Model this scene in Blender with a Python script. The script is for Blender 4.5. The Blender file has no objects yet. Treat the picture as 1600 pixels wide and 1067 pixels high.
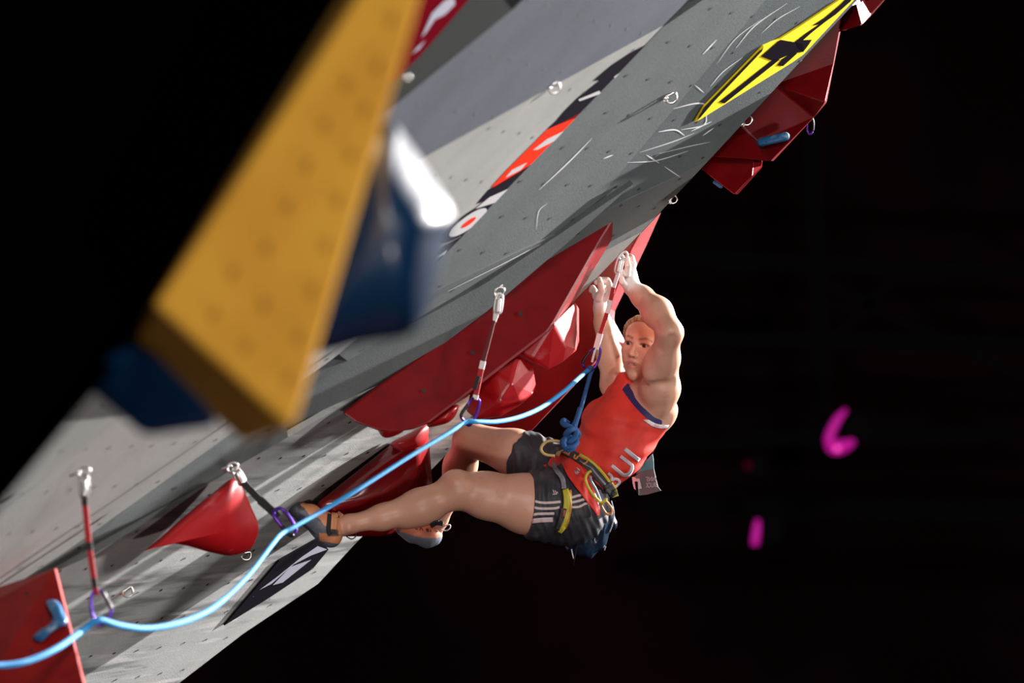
import bpy, bmesh, math, random
import numpy as np
from mathutils import Vector, Matrix
from mathutils.bvhtree import BVHTree

random.seed(7)
rng = np.random.default_rng(7)
S = bpy.context.scene
COL = S.collection

# ------------------------------------------------------------------ camera
F = 9000.0                                   # focal length in pixels of the 1600x1067 frame
cam_d = bpy.data.cameras.new('camera')
cam_d.sensor_width = 36.0
cam_d.lens = F * 36.0 / 1600.0
cam_d.clip_start, cam_d.clip_end = 0.5, 200
cam = bpy.data.objects.new('camera', cam_d)
cam.rotation_euler = (math.pi / 2, 0, 0)     # level, looking along +Y
COL.objects.link(cam)
S.camera = cam
cam_d.dof.use_dof = True
cam_d.dof.focus_distance = 20.0
cam_d.dof.aperture_fstop = 2.6

# ------------------------------------------------------------------ world, lamps, exposure
w = bpy.data.worlds.new('hall_darkness')
S.world = w
w.use_nodes = True
w.node_tree.nodes['Background'].inputs[0].default_value = (0.55, 0.5, 0.6, 1)
w.node_tree.nodes['Background'].inputs[1].default_value = 0.012

def spot(name, loc, target, power, color, size, radius):
    d = bpy.data.lights.new(name, 'SPOT')
    d.energy, d.color, d.spot_size, d.shadow_soft_size, d.spot_blend = power, color, math.radians(size), radius, 0.5
    o = bpy.data.objects.new(name, d)
    COL.objects.link(o)
    o.location = loc
    o.rotation_euler = (Vector(target) - Vector(loc)).to_track_quat('-Z', 'Y').to_euler()
    return o

spot('stage_spot_rear', (18.0, 34.0, 7.5), (0.1, 19.5, 0.0), 175000, (1.0, 0.96, 0.94), 40, 0.22)
spot('fill_spot_side', (20.0, 23.5, 2.5), (0.0, 19.3, 0.0), 15000, (1.0, 0.95, 0.94), 40, 0.8)  # unseen fill lamp, added to lift the shadows on the wall
spot('stage_spot_front', (4.0, -3.0, 7.5), (-0.2, 18.0, 0.0), 7800, (1.0, 0.94, 0.90), 40, 1.8)
spot('fill_spot_low', (7.0, -3.0, -6.5), (0.0, 19.0, -0.2), 6000, (1.0, 0.90, 0.86), 40, 1.0)  # unseen fill added from below, stands in for floor bounce

vs = S.view_settings
vs.view_transform = 'Standard'
vs.look = 'None'
vs.gamma = 1.0
vs.use_curve_mapping = False
vs.exposure = 0.0

# ------------------------------------------------------------------ helpers
def P(px, py, d):
    return Vector(((px - 800.0) / F * d, d, (533.5 - py) / F * d))

def J(px, py, dd=0.0):
    return P(px, py, 20.0 + dd)

def to_px(co):
    return (co[0] / co[1] * F + 800.0, 533.5 - co[2] / co[1] * F)

def M(name, color, rough=0.5, metal=0.0, noise=None, bump=0.0, bscale=60.0, coat=0.0, coat_rough=0.12, attr=None, emit=None, spec=0.5, sss=0.0):
    m = bpy.data.materials.new(name)
    m.use_nodes = True
    nt = m.node_tree
    b = nt.nodes['Principled BSDF']
    b.inputs['Base Color'].default_value = (*color, 1)
    b.inputs['Roughness'].default_value = rough
    b.inputs['Metallic'].default_value = metal
    b.inputs['Specular IOR Level'].default_value = spec
    b.inputs['Coat Weight'].default_value = coat
    b.inputs['Coat Roughness'].default_value = coat_rough
    tc = nt.nodes.new('ShaderNodeTexCoord')
    src = None
    if attr:
        a = nt.nodes.new('ShaderNodeAttribute')
        a.attribute_name = attr
        src = a.outputs['Color']
    for nz in (noise or []):                 # (scale, (r,g,b), low, high[, stretch xyz]) mottling towards a second colour
        n = nt.nodes.new('ShaderNodeTexNoise')
        n.inputs['Scale'].default_value = nz[0]
        n.inputs['Detail'].default_value = 5
        if len(nz) > 4:
            mp = nt.nodes.new('ShaderNodeMapping')
            mp.inputs['Rotation'].default_value = nz[5] if len(nz) > 5 else (0, 0, 0)
            mp.inputs['Scale'].default_value = nz[4]
            nt.links.new(tc.outputs['Object'], mp.inputs[0])
            nt.links.new(mp.outputs[0], n.inputs[0])
        else:
            nt.links.new(tc.outputs['Object'], n.inputs[0])
        r = nt.nodes.new('ShaderNodeMapRange')
        r.inputs[1].default_value, r.inputs[2].default_value = nz[2], nz[3]
        nt.links.new(n.outputs[0], r.inputs[0])
        mx = nt.nodes.new('ShaderNodeMix')
        mx.data_type = 'RGBA'
        nt.links.new(r.outputs[0], mx.inputs[0])
        if src is not None:
            nt.links.new(src, mx.inputs[6])
        else:
            mx.inputs[6].default_value = (*color, 1)
        mx.inputs[7].default_value = (*nz[1], 1)
        src = mx.outputs[2]
    if src is not None:
        nt.links.new(src, b.inputs['Base Color'])
    if bump:
        n = nt.nodes.new('ShaderNodeTexNoise')
        n.inputs['Scale'].default_value = bscale
        n.inputs['Detail'].default_value = 4
        nt.links.new(tc.outputs['Object'], n.inputs[0])
        bp = nt.nodes.new('ShaderNodeBump')
        bp.inputs['Strength'].default_value = bump
        bp.inputs['Distance'].default_value = 0.004
        nt.links.new(n.outputs[0], bp.inputs['Height'])
        nt.links.new(bp.outputs[0], b.inputs['Normal'])
    if emit:
        b.inputs['Emission Color'].default_value = (*emit[0], 1)
        b.inputs['Emission Strength'].default_value = emit[1]
    if sss:
        b.inputs['Subsurface Weight'].default_value = sss
        b.inputs['Subsurface Radius'].default_value = (0.012, 0.004, 0.002)
        b.inputs['Subsurface Scale'].default_value = 1.0
    return m

def put(name, me, mat, parent=None, smooth=False, bevel=0.0, solid=0.0, segs=2):
    o = bpy.data.objects.new(name, me)
    COL.objects.link(o)
    if mat is not None:
        me.materials.append(mat)
    if parent is not None:
        o.parent = parent
    if smooth:
        me.polygons.foreach_set('use_smooth', [True] * len(me.polygons))
    if solid:
        s = o.modifiers.new('thickness', 'SOLIDIFY')
        s.thickness = solid
        s.offset = 0
    if bevel:
        b = o.modifiers.new('bevel', 'BEVEL')
        b.width = bevel
        b.segments = segs
        b.limit_method = 'ANGLE'
        b.angle_limit = math.radians(25)
        b.harden_normals = False
    return o

def mesh(verts, faces, fix=True):
    me = bpy.data.meshes.new('m')
    me.from_pydata([tuple(v) for v in verts], [], faces)
    if fix:
        bm = bmesh.new()
        bm.from_mesh(me)
        bmesh.ops.recalc_face_normals(bm, faces=bm.faces)
        bm.to_mesh(me)
        bm.free()
    me.update()
    return me

def tag(o, label, cat=None, group=None, kind=None):
    if label: o['label'] = label
    if cat: o['category'] = cat
    if group: o['group'] = group
    if kind: o['kind'] = kind
    return o

def empty(name, label=None, cat=None, group=None, kind=None, loc=None):
    o = bpy.data.objects.new(name, None)
    COL.objects.link(o)
    o.empty_display_size = 0.1
    return tag(o, label, cat, group, kind)

def catmull(pts, n=6, closed=False):
    pts = [np.array(p, float) for p in pts]
    out = []
    N = len(pts)
    rngi = range(N) if closed else range(N - 1)
    for i in rngi:
        p1, p2 = pts[i], pts[(i + 1) % N]
        p0 = pts[i - 1] if (closed or i > 0) else 2 * p1 - p2
        p3 = pts[(i + 2) % N] if (closed or i + 2 < N) else 2 * p2 - p1
        for k in range(n):
            t = k / n
            out.append(0.5 * (2 * p1 + (p2 - p0) * t + (2 * p0 - 5 * p1 + 4 * p2 - p3) * t * t + (3 * p1 - p0 - 3 * p2 + p3) * t ** 3))
    if not closed:
        out.append(pts[-1])
    return out

def tube_mesh(pts, r, seg=8, closed=False):
    pts = [Vector(p) for p in pts]
    n = len(pts)
    rs = r if isinstance(r, (list, tuple)) else [r] * n
    verts, faces = [], []
    up = None
    for i, p in enumerate(pts):
        if closed:
            t = pts[(i + 1) % n] - pts[i - 1]
        else:
            t = pts[min(i + 1, n - 1)] - pts[max(i - 1, 0)]
        t.normalize()
        if up is None:
            up = Vector((0, 1, 0)) if abs(t.y) < 0.9 else Vector((1, 0, 0))
        s = t.cross(up).normalized()
        up = s.cross(t).normalized()
        for k in range(seg):
            a = 2 * math.pi * k / seg
            verts.append(p + (s * math.cos(a) + up * math.sin(a)) * rs[i])
    last = n if closed else n - 1
    for i in range(last):
        j = (i + 1) % n
        for k in range(seg):
            k2 = (k + 1) % seg
            faces.append((i * seg + k, i * seg + k2, j * seg + k2, j * seg + k))
    if not closed:
        faces.append(tuple(range(seg))[::-1])
        faces.append(tuple((n - 1) * seg + k for k in range(seg)))
    return mesh(verts, faces)

def tube(name, pts, r, mat, parent=None, seg=8, closed=False):
    return put(name, tube_mesh(pts, r, seg, closed), mat, parent, smooth=True)

def prism(name, front, back, mat, parent=None, bevel=0.004, smooth=False, segs=2):
    n = len(front)
    v = [P(*p) for p in front] + [P(*p) for p in back]
    f = [tuple(range(n)), tuple(range(2 * n - 1, n - 1, -1))]
    for i in range(n):
        j = (i + 1) % n
        f.append((i, i + n, j + n, j))
    return put(name, mesh(v, f), mat, parent, smooth, bevel, segs=segs)

def poly(name, pts, faces, mat, parent=None, bevel=0.004):
    return put(name, mesh([P(*p) for p in pts], faces), mat, parent, False, bevel)

def hull(name, pts, mat, parent=None, bevel=0.0, smooth=False, subsurf=0, segs=2):
    bm = bmesh.new()
    vs_ = [bm.verts.new(P(*p)) for p in pts]
    r = bmesh.ops.convex_hull(bm, input=vs_)
    dead = [e for e in r['geom_interior'] if isinstance(e, bmesh.types.BMVert)]
    if dead:
        bmesh.ops.delete(bm, geom=dead, context='VERTS')
    bmesh.ops.dissolve_limit(bm, angle_limit=math.radians(3), verts=bm.verts, edges=bm.edges)
    bmesh.ops.recalc_face_normals(bm, faces=bm.faces)
    me = bpy.data.meshes.new('m')
    bm.to_mesh(me)
    bm.free()
    o = put(name, me, mat, parent, smooth, bevel, segs=segs)
    if subsurf:
        s = o.modifiers.new('sub', 'SUBSURF')
        s.levels = s.render_levels = subsurf
    return o

def pillow(name, outline, depth, bulge, back, mat, parent=None, n=5, rings=7, shift=(0, 0), power=1.0, smoothpoly=True):
    """a rounded body with the given outline: swells towards the viewer by bulge metres, backwards by back metres"""
    o2 = catmull(outline, n, True) if smoothpoly else [np.array(p, float) for p in outline]
    c = np.mean(np.array(o2), axis=0)
    c = c + np.array(shift)
    N = len(o2)
    dep = depth if callable(depth) else (lambda x, y: depth)
    verts, faces = [], []
    levels = [-(1 - k / rings) for k in range(rings)] + [k / rings for k in range(rings + 1)]
    levels = [l for l in levels if abs(l) < 0.999]
    for l in levels:
        a = l * math.pi / 2
        s = math.cos(a) ** power
        off = (bulge if l > 0 else back) * math.sin(a)
        for p in o2:
            q = c + (p - c) * s
            verts.append(P(q[0], q[1], dep(q[0], q[1]) - off))
    L = len(levels)
    for i in range(L - 1):
        for k in range(N):
            k2 = (k + 1) % N
            faces.append((i * N + k, i * N + k2, (i + 1) * N + k2, (i + 1) * N + k))
    verts.append(P(c[0], c[1], dep(c[0], c[1]) + back))
    verts.append(P(c[0], c[1], dep(c[0], c[1]) - bulge))
    for k in range(N):
        k2 = (k + 1) % N
        faces.append((len(verts) - 2, k2, k))
        faces.append((len(verts) - 1, (L - 1) * N + k, (L - 1) * N + k2))
    return put(name, mesh(verts, faces), mat, parent, smooth=True)

def plane3(a, b, c):
    """depth at a pixel on the plane through three (px, py, d) points"""
    A = np.array([[1, p[0], p[1]] for p in (a, b, c)], float)
    k = np.linalg.solve(A, np.array([1.0 / p[2] for p in (a, b, c)]))
    return lambda x, y: 1.0 / (k[0] + k[1] * x + k[2] * y)

def inside(poly_, x, y):
    r = False
    n = len(poly_)
    for i in range(n):
        x1, y1 = poly_[i][:2]
        x2, y2 = poly_[i - 1][:2]
        if (y1 > y) != (y2 > y) and x < (x2 - x1) * (y - y1) / (y2 - y1) + x1:
            r = not r
    return r

def flat(name, outline, dep, mat, parent=None, lift=0.004, thick=0.0, curve=0):
    """a sheet lying on a plane given by its depth function"""
    if curve:
        outline = catmull(outline, curve, True)
    v = [P(p[0], p[1], dep(p[0], p[1])) for p in outline]
    acc = Vector((0, 0, 0))
    for i in range(len(v)):
        acc += v[i].cross(v[(i + 1) % len(v)])
    nn = acc.normalized()
    if nn.dot(v[0]) > 0:
        nn = -nn
    v = [q + nn * lift for q in v]
    me = mesh(v, [tuple(range(len(v)))], fix=False)
    return put(name, me, mat, parent, solid=thick)

# ------------------------------------------------------------------ materials
G = lambda v: (v, v, v)
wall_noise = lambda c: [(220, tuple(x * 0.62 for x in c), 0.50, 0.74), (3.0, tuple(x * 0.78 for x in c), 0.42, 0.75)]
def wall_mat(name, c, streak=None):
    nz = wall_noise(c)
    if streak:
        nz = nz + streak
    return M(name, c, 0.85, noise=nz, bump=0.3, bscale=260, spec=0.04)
m_panel_light = wall_mat('panel_light_grey', (0.205, 0.205, 0.197))  # each facet material has its own grey tone
m_panel_mid = wall_mat('panel_mid_grey', (0.108, 0.122, 0.122))
m_panel_dark = wall_mat('panel_slate_grey', (0.084, 0.099, 0.102))
m_panel_blue = wall_mat('panel_blue_grey', (0.058, 0.064, 0.078))
m_panel_black = wall_mat('panel_charcoal', (0.018, 0.021, 0.020))
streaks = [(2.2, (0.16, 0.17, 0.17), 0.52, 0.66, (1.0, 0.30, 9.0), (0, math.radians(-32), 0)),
           (4.0, (0.46, 0.45, 0.45), 0.56, 0.70, (1.0, 0.35, 9.0), (0, math.radians(-35), 0))]  # dark and pale bands paint in grazing shadow and light, partly chalk
m_panel_low = wall_mat('panel_chalk_shade_streaks', (0.37, 0.385, 0.375), streaks)
m_hole = M('hole_black', G(0.012), 0.8)
m_edge = M('plywood_edge_black', G(0.012), 0.7)
m_black = M('unlit_black', G(0.0003), 1.0, spec=0.0)  # near-black colour stands in for the unlit side of the nearer wall
m_red = M('red_gelcoat', (0.165, 0.0018, 0.004), 0.4, noise=[(14, (0.13, 0.0015, 0.003), 0.45, 0.7), (300, (0.11, 0.0015, 0.003), 0.6, 0.75)], bump=0.10, bscale=240, spec=0.2, coat=0.32, coat_rough=0.34)
m_red_gloss = M('red_gloss', (0.20, 0.003, 0.005), 0.2, noise=[(6, (0.15, 0.002, 0.004), 0.45, 0.7)], coat=0.6)
m_red_chalky = M('red_chalked', (0.36, 0.006, 0.009), 0.35, noise=[(9, (0.50, 0.16, 0.16), 0.62, 0.85)], coat=0.2)
m_yellow = M('yellow_gelcoat', (0.78, 0.40, 0.045), 0.55, noise=[(5, (0.68, 0.32, 0.035), 0.4, 0.7), (11, (0.70, 0.55, 0.30), 0.70, 0.82)], bump=0.1, bscale=200)
m_blue = M('blue_plastic', (0.001, 0.017, 0.055), 0.40, coat=0.7, coat_rough=0.23, spec=0.25)
m_blue_dusty = M('blue_plastic_chalked', (0.02, 0.15, 0.36), 0.35, noise=[(30, (0.32, 0.42, 0.50), 0.52, 0.75)])
m_steel = M('steel', (0.62, 0.61, 0.60), 0.28, metal=1.0)
m_steel_dull = M('steel_chalked', (0.70, 0.69, 0.66), 0.45, metal=0.6)
m_purple = M('purple_anodised', (0.10, 0.03, 0.36), 0.28, metal=0.75)
m_gate = M('black_anodised', (0.02, 0.02, 0.025), 0.35, metal=0.6)
m_sling_red = M('sling_red', (0.36, 0.015, 0.02), 0.8, bump=0.3, bscale=500)
m_sling_dark = M('sling_dark_red', (0.11, 0.012, 0.014), 0.8)
m_sling_black = M('sling_black', G(0.015), 0.8)
m_sling_white = M('sling_white', (0.72, 0.68, 0.67), 0.8)
m_rope = M('rope_blue', (0.015, 0.29, 0.66), 0.7, noise=[(400, (0.03, 0.20, 0.50), 0.5, 0.7)], bump=0.4, bscale=420)
m_rope_shaded = M('rope_blue_shaded', (0.012, 0.075, 0.24), 0.75, noise=[(300, (0.02, 0.16, 0.40), 0.55, 0.7)], bump=0.5, bscale=420)  # same rope; the darker blue paints in the shade on this stretch
m_sign_yellow = M('sign_yellow', (0.80, 0.62, 0.01), 0.7, spec=0.1)
m_sign_black = M('sign_black', (0.012, 0.010, 0.014), 0.9, spec=0.0)
m_sign_lilac = M('sign_silver', (0.30, 0.30, 0.36), 0.9, spec=0.0)
m_print_red = M('print_red', (0.55, 0.025, 0.012), 0.9, spec=0.0)
m_print_white = M('print_white', (0.30, 0.30, 0.30), 0.9, spec=0.0)
m_banner_red = M('banner_red', (0.10, 0.003, 0.008), 0.9, spec=0.0)
m_scuff = M('rubber_scuff_white', (0.50, 0.52, 0.52), 0.8)

# ================================================================== the setting
# ---- hall behind (dark)
m_hall = M('hall_maroon_black', (0.020, 0.004, 0.007), 0.95, noise=[(0.35, (0.006, 0.002, 0.003), 0.4, 0.65)], spec=0.05)
m_truss = M('truss_black', (0.004, 0.003, 0.004), 0.8, spec=0.1)
hb = put('wall_back', mesh([(-24, 46, -8), (24, 46, -8), (24, 46, 14), (-24, 46, 14)], [(0, 1, 2, 3)]), m_hall, solid=0.2)
tag(hb, 'dark maroon-black back wall of the hall', kind='structure')
fl = put('floor', mesh([(-24, -8, -8), (24, -8, -8), (24, 46, -8), (-24, 46, -8)], [(0, 1, 2, 3)]), m_hall, solid=0.2)
tag(fl, 'dark hall floor far below the climbing wall', kind='structure')

def beam(name, a, b, r=0.09):
    A, B = P(*a), P(*b)
    t = (B - A).normalized()
    s = t.cross(Vector((0, 1, 0))).normalized()
    u = Vector((0, 1, 0))
    v = []
    for q in (A, B):
        for i, j in ((-1, -1), (1, -1), (1, 1), (-1, 1)):
            v.append(q + s * r * i + u * r * j)
    f = [(0, 1, 2, 3), (7, 6, 5, 4)] + [(i, (i + 1) % 4, (i + 1) % 4 + 4, i + 4) for i in range(4)]
    return put(name, mesh(v, f), m_truss)

tr = empty('roof_truss', 'dark steel roof truss crossing the black background', 'truss')
for a, b, r in [((1080, 405, 43), (1900, 437, 43), .05), ((1080, 527, 43), (1900, 545, 43), .05), ((1275, 437, 43), (1620, 600, 43), .03),
                ((1620, 440, 43), (1900, 590, 43), .03), ((1265, 150, 43), (1285, 640, 43), .06), ((1430, 400, 43), (1290, 545, 43), .03)]:
    c_ = beam('beam', a, b, r)
    c_.parent = tr
tr2 = empty('lighting_bar', 'horizontal dark lighting bar below the magenta lamps', 'lighting bar')
for a, b, r in [((1000, 790, 43), (1900, 800, 43), .07), ((1000, 690, 43), (1900, 670, 43), .05)]:
    c_ = beam('bar', a, b, r)
    c_.parent = tr2

# ---- magenta stage lamps on the bar
m_mag = M('magenta_lens', (0.05, 0.0, 0.03), 0.4, emit=((0.75, 0.012, 0.42), 0.62))
m_mag2 = M('magenta_lens_dim', (0.05, 0.0, 0.03), 0.4, emit=((0.42, 0.004, 0.18), 0.5))
m_pink = M('magenta_bulb', (0.1, 0, 0.05), 0.4, emit=((1.0, 0.05, 0.5), 1.3))
def crescent(name, pts, widths, d, mat, parent):
    c_ = catmull([(*p, wd) for p, wd in zip(pts, widths)], 6)
    return tube(name, [P(q[0], q[1], d) for q in c_], [max(q[2], 0.4) * d / F for q in c_], mat, parent, 10)
la = empty('stage_lamp', 'large magenta stage lamp glowing as a hooked crescent in the dark', 'stage lamp')
crescent('lens_rim', [(1322, 640), (1309, 655), (1298, 676), (1294, 690)], [3, 6, 7, 7], 40, m_mag, la)
crescent('lens_glow', [(1292, 688), (1302, 698), (1318, 697), (1335, 689)], [5, 11, 10, 4], 40, m_mag, la)
hull('lamp_housing', [(1300 + 42 * math.cos(t) + 20, 672 + 30 * math.sin(t), 40.5 + dz) for t in np.linspace(0, 6.28, 12) for dz in (0, .5)], m_truss, la, 0.01)
b_ = put('bulb', mesh([P(1308 + 4.5 * math.cos(t), 701 + 4.5 * math.sin(t), 39.93) for t in np.linspace(0, 6.2, 12)], [tuple(range(12))]), m_pink, la, solid=0.01)
lb = empty('stage_lamp', 'small upright magenta lamp slit below the larger glowing lamp', 'stage lamp')
crescent('lens_glow', [(1184, 812), (1182, 830), (1179, 852)], [3.5, 6, 5.5], 40, m_mag, lb)
hull('lamp_housing', [(1206 + 20 * math.cos(t), 826 + 26 * math.sin(t), 40.4 + dz) for t in np.linspace(0, 6.28, 12) for dz in (0, .4)], m_truss, lb, 0.01)
lc = empty('stage_lamp', 'faint dark red lamp to the left of the large magenta lamp', 'stage lamp')
crescent('lens_glow', [(1164, 722), (1169, 727), (1174, 724)], [4, 8, 4], 40.4, M('dim_red_lens', (0.02, 0, 0.005), .5, emit=((0.06, 0.0, 0.012), 0.4)), lc)
hull('lamp_housing', [(1185 + 16 * math.cos(t), 728 + 18 * math.sin(t), 40.7 + dz) for t in np.linspace(0, 6.28, 12) for dz in (0, .4)], m_truss, lc, 0.01)

# ---- the overhanging climbing wall: facets laid out as planes
def xe(y): return 1380 - 1.031 * y
def wA(x, y, b=0.000014, w0=0.05): return w0 + b * (xe(y) - x)
dA = lambda x, y: 1.0 / wA(x, y)                                   # facets right of the long crease
# long crease L1 from (10,918) to (1090,0)
L1 = [(-120, 1000), (10, 918), (147, 821), (346, 679), (523, 548), (683, 411), (802, 285), (1035, 43), (1098, 0), (1170, -60)]
A_sh = 0.012
dB = plane3((802, 285, dA(802, 285) + A_sh), (1035, 43, dA(1035, 43) + A_sh), (640, 120, 15.7))
dB2 = plane3((346, 679, dA(346, 679) + A_sh), (10, 918, dA(10, 918) + A_sh), (100, 650, dA(100, 650) - 1.0))
l0a, l0b = (1045, 40), (655, 250)
dBl = plane3((*l0a, dB(*l0a)), (*l0b, dB(*l0b)), (635, 150, dB(645, 200) - 0.30))
dDk = plane3((800, 16, dBl(800, 16)), (635, 150, dBl(635, 150)), (650, 20, dBl(720, 80) - 0.22))
lip = [(60, 905), (147, 866), (373, 727), (590, 602)]
dC = plane3((373, 727, dA(373, 727)), (590, 602, dA(590, 602)), (420, 965, 20.9))

wall = empty('wall_overhang', 'steep grey faceted competition climbing wall leaning out to the right', kind='structure')
PANELS = []
def panel(outline, dep, mat, thick=0.02, rim=False, holes=None, label=None, bdist=0.0):
    v = [P(p[0], p[1], dep(p[0], p[1])) for p in outline]
    n = (v[1] - v[0]).cross(v[2] - v[0])
    acc = Vector((0, 0, 0))
    for i in range(len(v)):
        acc += v[i].cross(v[(i + 1) % len(v)])
    n = acc.normalized()
    if n.dot(v[0]) > 0:
        n = -n
    bk = [q - n * thick for q in v]
    N = len(v)
    f = [tuple(range(N)), tuple(range(2 * N - 1, N - 1, -1))]
    f += [(i, i + N, (i + 1) % N + N, (i + 1) % N) for i in range(N)]
    me = mesh(v + bk, f)
    o = put('panel', me, mat, wall)
    me.materials.append(m_edge if rim else mat)
    for pl in me.polygons:
        if abs(pl.normal.dot(n)) < 0.5:
            pl.material_index = 1
    if label: o['label'] = label
    if holes:
        # horizontal rows of bolt holes
        W = Vector((0, 0, 1)).cross(n).normalized()
        U = n.cross(W).normalized()
        o0 = P(700, 500, dep(700, 500))
        vv, ff = [], []
        us = [(q - o0).dot(U) for q in v]; ws_ = [(q - o0).dot(W) for q in v]
        su, sw = holes
        for i in range(int(min(us) / su) - 1, int(max(us) / su) + 2):
            for k in range(int(min(ws_) / sw) - 1, int(max(ws_) / sw) + 2):
                c = o0 + U * (i * su + rng.uniform(-.004, .004)) + W * ((k + (0.5 if i % 2 else 0)) * sw)
                if c.y < 3: continue
                x, y = to_px(c)
                if not (-60 < x < 1660 and -60 < y < 1130) or not inside(outline, x, y): continue
                b0 = len(vv)
                for a in range(6):
                    t = a * math.pi / 3
                    vv.append(c + n * 0.0015 + (U * math.cos(t) * 0.0065 + W * math.sin(t) * 0.011))
                ff.append(tuple(range(b0, b0 + 6)))
        if vv:
            h = put('bolt_holes', mesh(vv, ff, fix=False), m_hole, o)
            h['kind'] = 'stuff'
    PANELS.append((o, outline, dep, n))
    return o

S1 = [(640, 473), (899, 352), (991, 307), (1071, 269), (1107, 251)]
L2 = [(1246, -60), (1196, 0), (1015, 216), (901, 351)]
edge = [(1440, -95), (1335, 5), (1105, 254)]
# facet between crease and L2
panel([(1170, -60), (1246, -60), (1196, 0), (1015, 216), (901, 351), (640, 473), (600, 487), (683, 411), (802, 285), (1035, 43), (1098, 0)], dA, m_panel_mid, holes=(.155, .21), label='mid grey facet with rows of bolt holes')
# scuffed slate facet near the free edge (tilted a touch more towards the viewer)
dA2 = plane3((1196, 0, dA(1196, 0)), (901, 351, dA(901, 351)), (1105, 254, dA(1105, 254) - 0.05))
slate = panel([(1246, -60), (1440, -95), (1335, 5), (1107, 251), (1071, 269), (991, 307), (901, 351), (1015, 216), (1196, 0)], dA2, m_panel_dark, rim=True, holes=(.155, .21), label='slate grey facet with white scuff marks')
# facet below the seam
dA3 = plane3((640, 473, dA(640, 473)), (1107, 251, dA2(1107, 251)), (1003, 362, 20.15))
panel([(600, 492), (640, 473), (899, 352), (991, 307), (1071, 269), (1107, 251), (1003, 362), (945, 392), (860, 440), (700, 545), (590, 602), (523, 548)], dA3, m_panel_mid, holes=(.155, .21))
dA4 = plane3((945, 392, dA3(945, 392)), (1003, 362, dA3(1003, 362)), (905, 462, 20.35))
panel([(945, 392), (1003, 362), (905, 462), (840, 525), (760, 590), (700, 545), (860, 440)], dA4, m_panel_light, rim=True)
# narrow lip strip turned towards the viewer above the big red volume
dLip = plane3((590, 602, dA(590, 602)), (990, 287, dA3(990, 287)), (640, 508, dA3(640, 508) - .02))
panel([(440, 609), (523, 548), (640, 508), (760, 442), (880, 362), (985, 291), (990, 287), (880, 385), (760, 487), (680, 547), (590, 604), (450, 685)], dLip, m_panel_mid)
# dark band between crease and lower lip
dBand = plane3((373, 727, dA(373, 727)), (590, 602, dA(590, 602)), (346, 679, dA(373, 727) - 0.16))
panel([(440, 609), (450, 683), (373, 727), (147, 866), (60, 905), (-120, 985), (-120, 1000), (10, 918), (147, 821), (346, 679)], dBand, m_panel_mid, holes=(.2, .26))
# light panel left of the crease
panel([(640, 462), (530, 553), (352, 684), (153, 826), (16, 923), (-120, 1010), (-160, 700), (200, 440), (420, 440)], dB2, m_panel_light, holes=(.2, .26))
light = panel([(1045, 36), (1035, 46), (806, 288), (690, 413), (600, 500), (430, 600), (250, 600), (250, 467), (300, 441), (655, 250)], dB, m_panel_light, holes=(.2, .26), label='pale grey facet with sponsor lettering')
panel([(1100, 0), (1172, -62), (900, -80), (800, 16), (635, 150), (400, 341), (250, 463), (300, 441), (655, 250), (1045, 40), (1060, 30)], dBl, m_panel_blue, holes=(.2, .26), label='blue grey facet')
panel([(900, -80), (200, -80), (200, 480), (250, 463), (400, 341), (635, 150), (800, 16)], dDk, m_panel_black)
# lower wall
low = panel([(60, 905), (147, 866), (373, 727), (590, 602), (700, 545), (830, 580), (735, 672), (640, 768), (560, 844), (497, 912), (380, 990), (280, 1067), (180, 1140), (-160, 1140), (-160, 1000)], dC, m_panel_low, holes=(.17, .22), label='pale lower wall streaked with chalk and painted-in light and shadow')

# white rubber scuffs on the slate facet
sc_v, sc_f = [], []
def scuff(pts, wd, dep):
    c = catmull(pts, 6)
    b0 = len(sc_v)
    for i, q in enumerate(c):
        t = c[min(i + 1, len(c) - 1)] - c[max(i - 1, 0)]
        nrm = np.array((-t[1], t[0])) / (np.hypot(*t) + 1e-6)
        ww = wd * math.sin(math.pi * (0.08 + 0.84 * i / (len(c) - 1)))
        for s in (-1, 1):
            p = q + nrm * ww * s * 0.5
            sc_v.append(P(p[0], p[1], dep(p[0], p[1]) - 0.004))
    for i in range(len(c) - 1):
        a = b0 + 2 * i
        sc_f.append((a, a + 1, a + 3, a + 2))
for pts, wd in [([(1052, 170), (1085, 162), (1101, 163), (1102, 170)], 2.2), ([(1029, 206), (1055, 203), (1070, 212)], 2.4), ([(1064, 203), (1100, 195), (1104, 175)], 1.8),
                ([(980, 254), (1025, 251), (1075, 236)], 1.5), ([(1010, 242), (1030, 255)], 2.0), ([(1038, 260), (1063, 277)], 1.6), ([(1000, 238), (1050, 222), (1085, 208)], 1.2),
                ([(1086, 133), (1100, 145)], 1.6), ([(1080, 205), (1112, 190)], 1.6), ([(1098, 212), (1115, 200)], 2.0), ([(1030, 240), (1080, 228), (1110, 222)], 1.1),
                ([(1190, 30), (1150, 60), (1120, 100)], 1.0), ([(1230, 5), (1180, 40), (1150, 75)], 1.4), ([(1250, 10), (1215, 30), (1190, 52)], 1.2), ([(1160, 90), (1130, 112), (1110, 135)], 1.2)]:
    scuff(pts, wd, dA2)
sm = put('scuff_marks', mesh(sc_v, sc_f, fix=False), m_scuff, slate)
sm['kind'] = 'stuff'
sc_v, sc_f = [], []
for pts, wd in [([(842, 297), (890, 252), (925, 216)], 1.8), ([(943, 248), (958, 242)], 1.8), ([(1098, 85), (1120, 62)], 2.0), ([(838, 358), (842, 330), (855, 318)], 1.0), ([(700, 455), (800, 405), (898, 353)], 0.9)]:
    scuff(pts, wd, dA)
sm = put('scuff_marks', mesh(sc_v, sc_f, fix=False), m_scuff, PANELS[0][0])
sm['kind'] = 'stuff'

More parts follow.
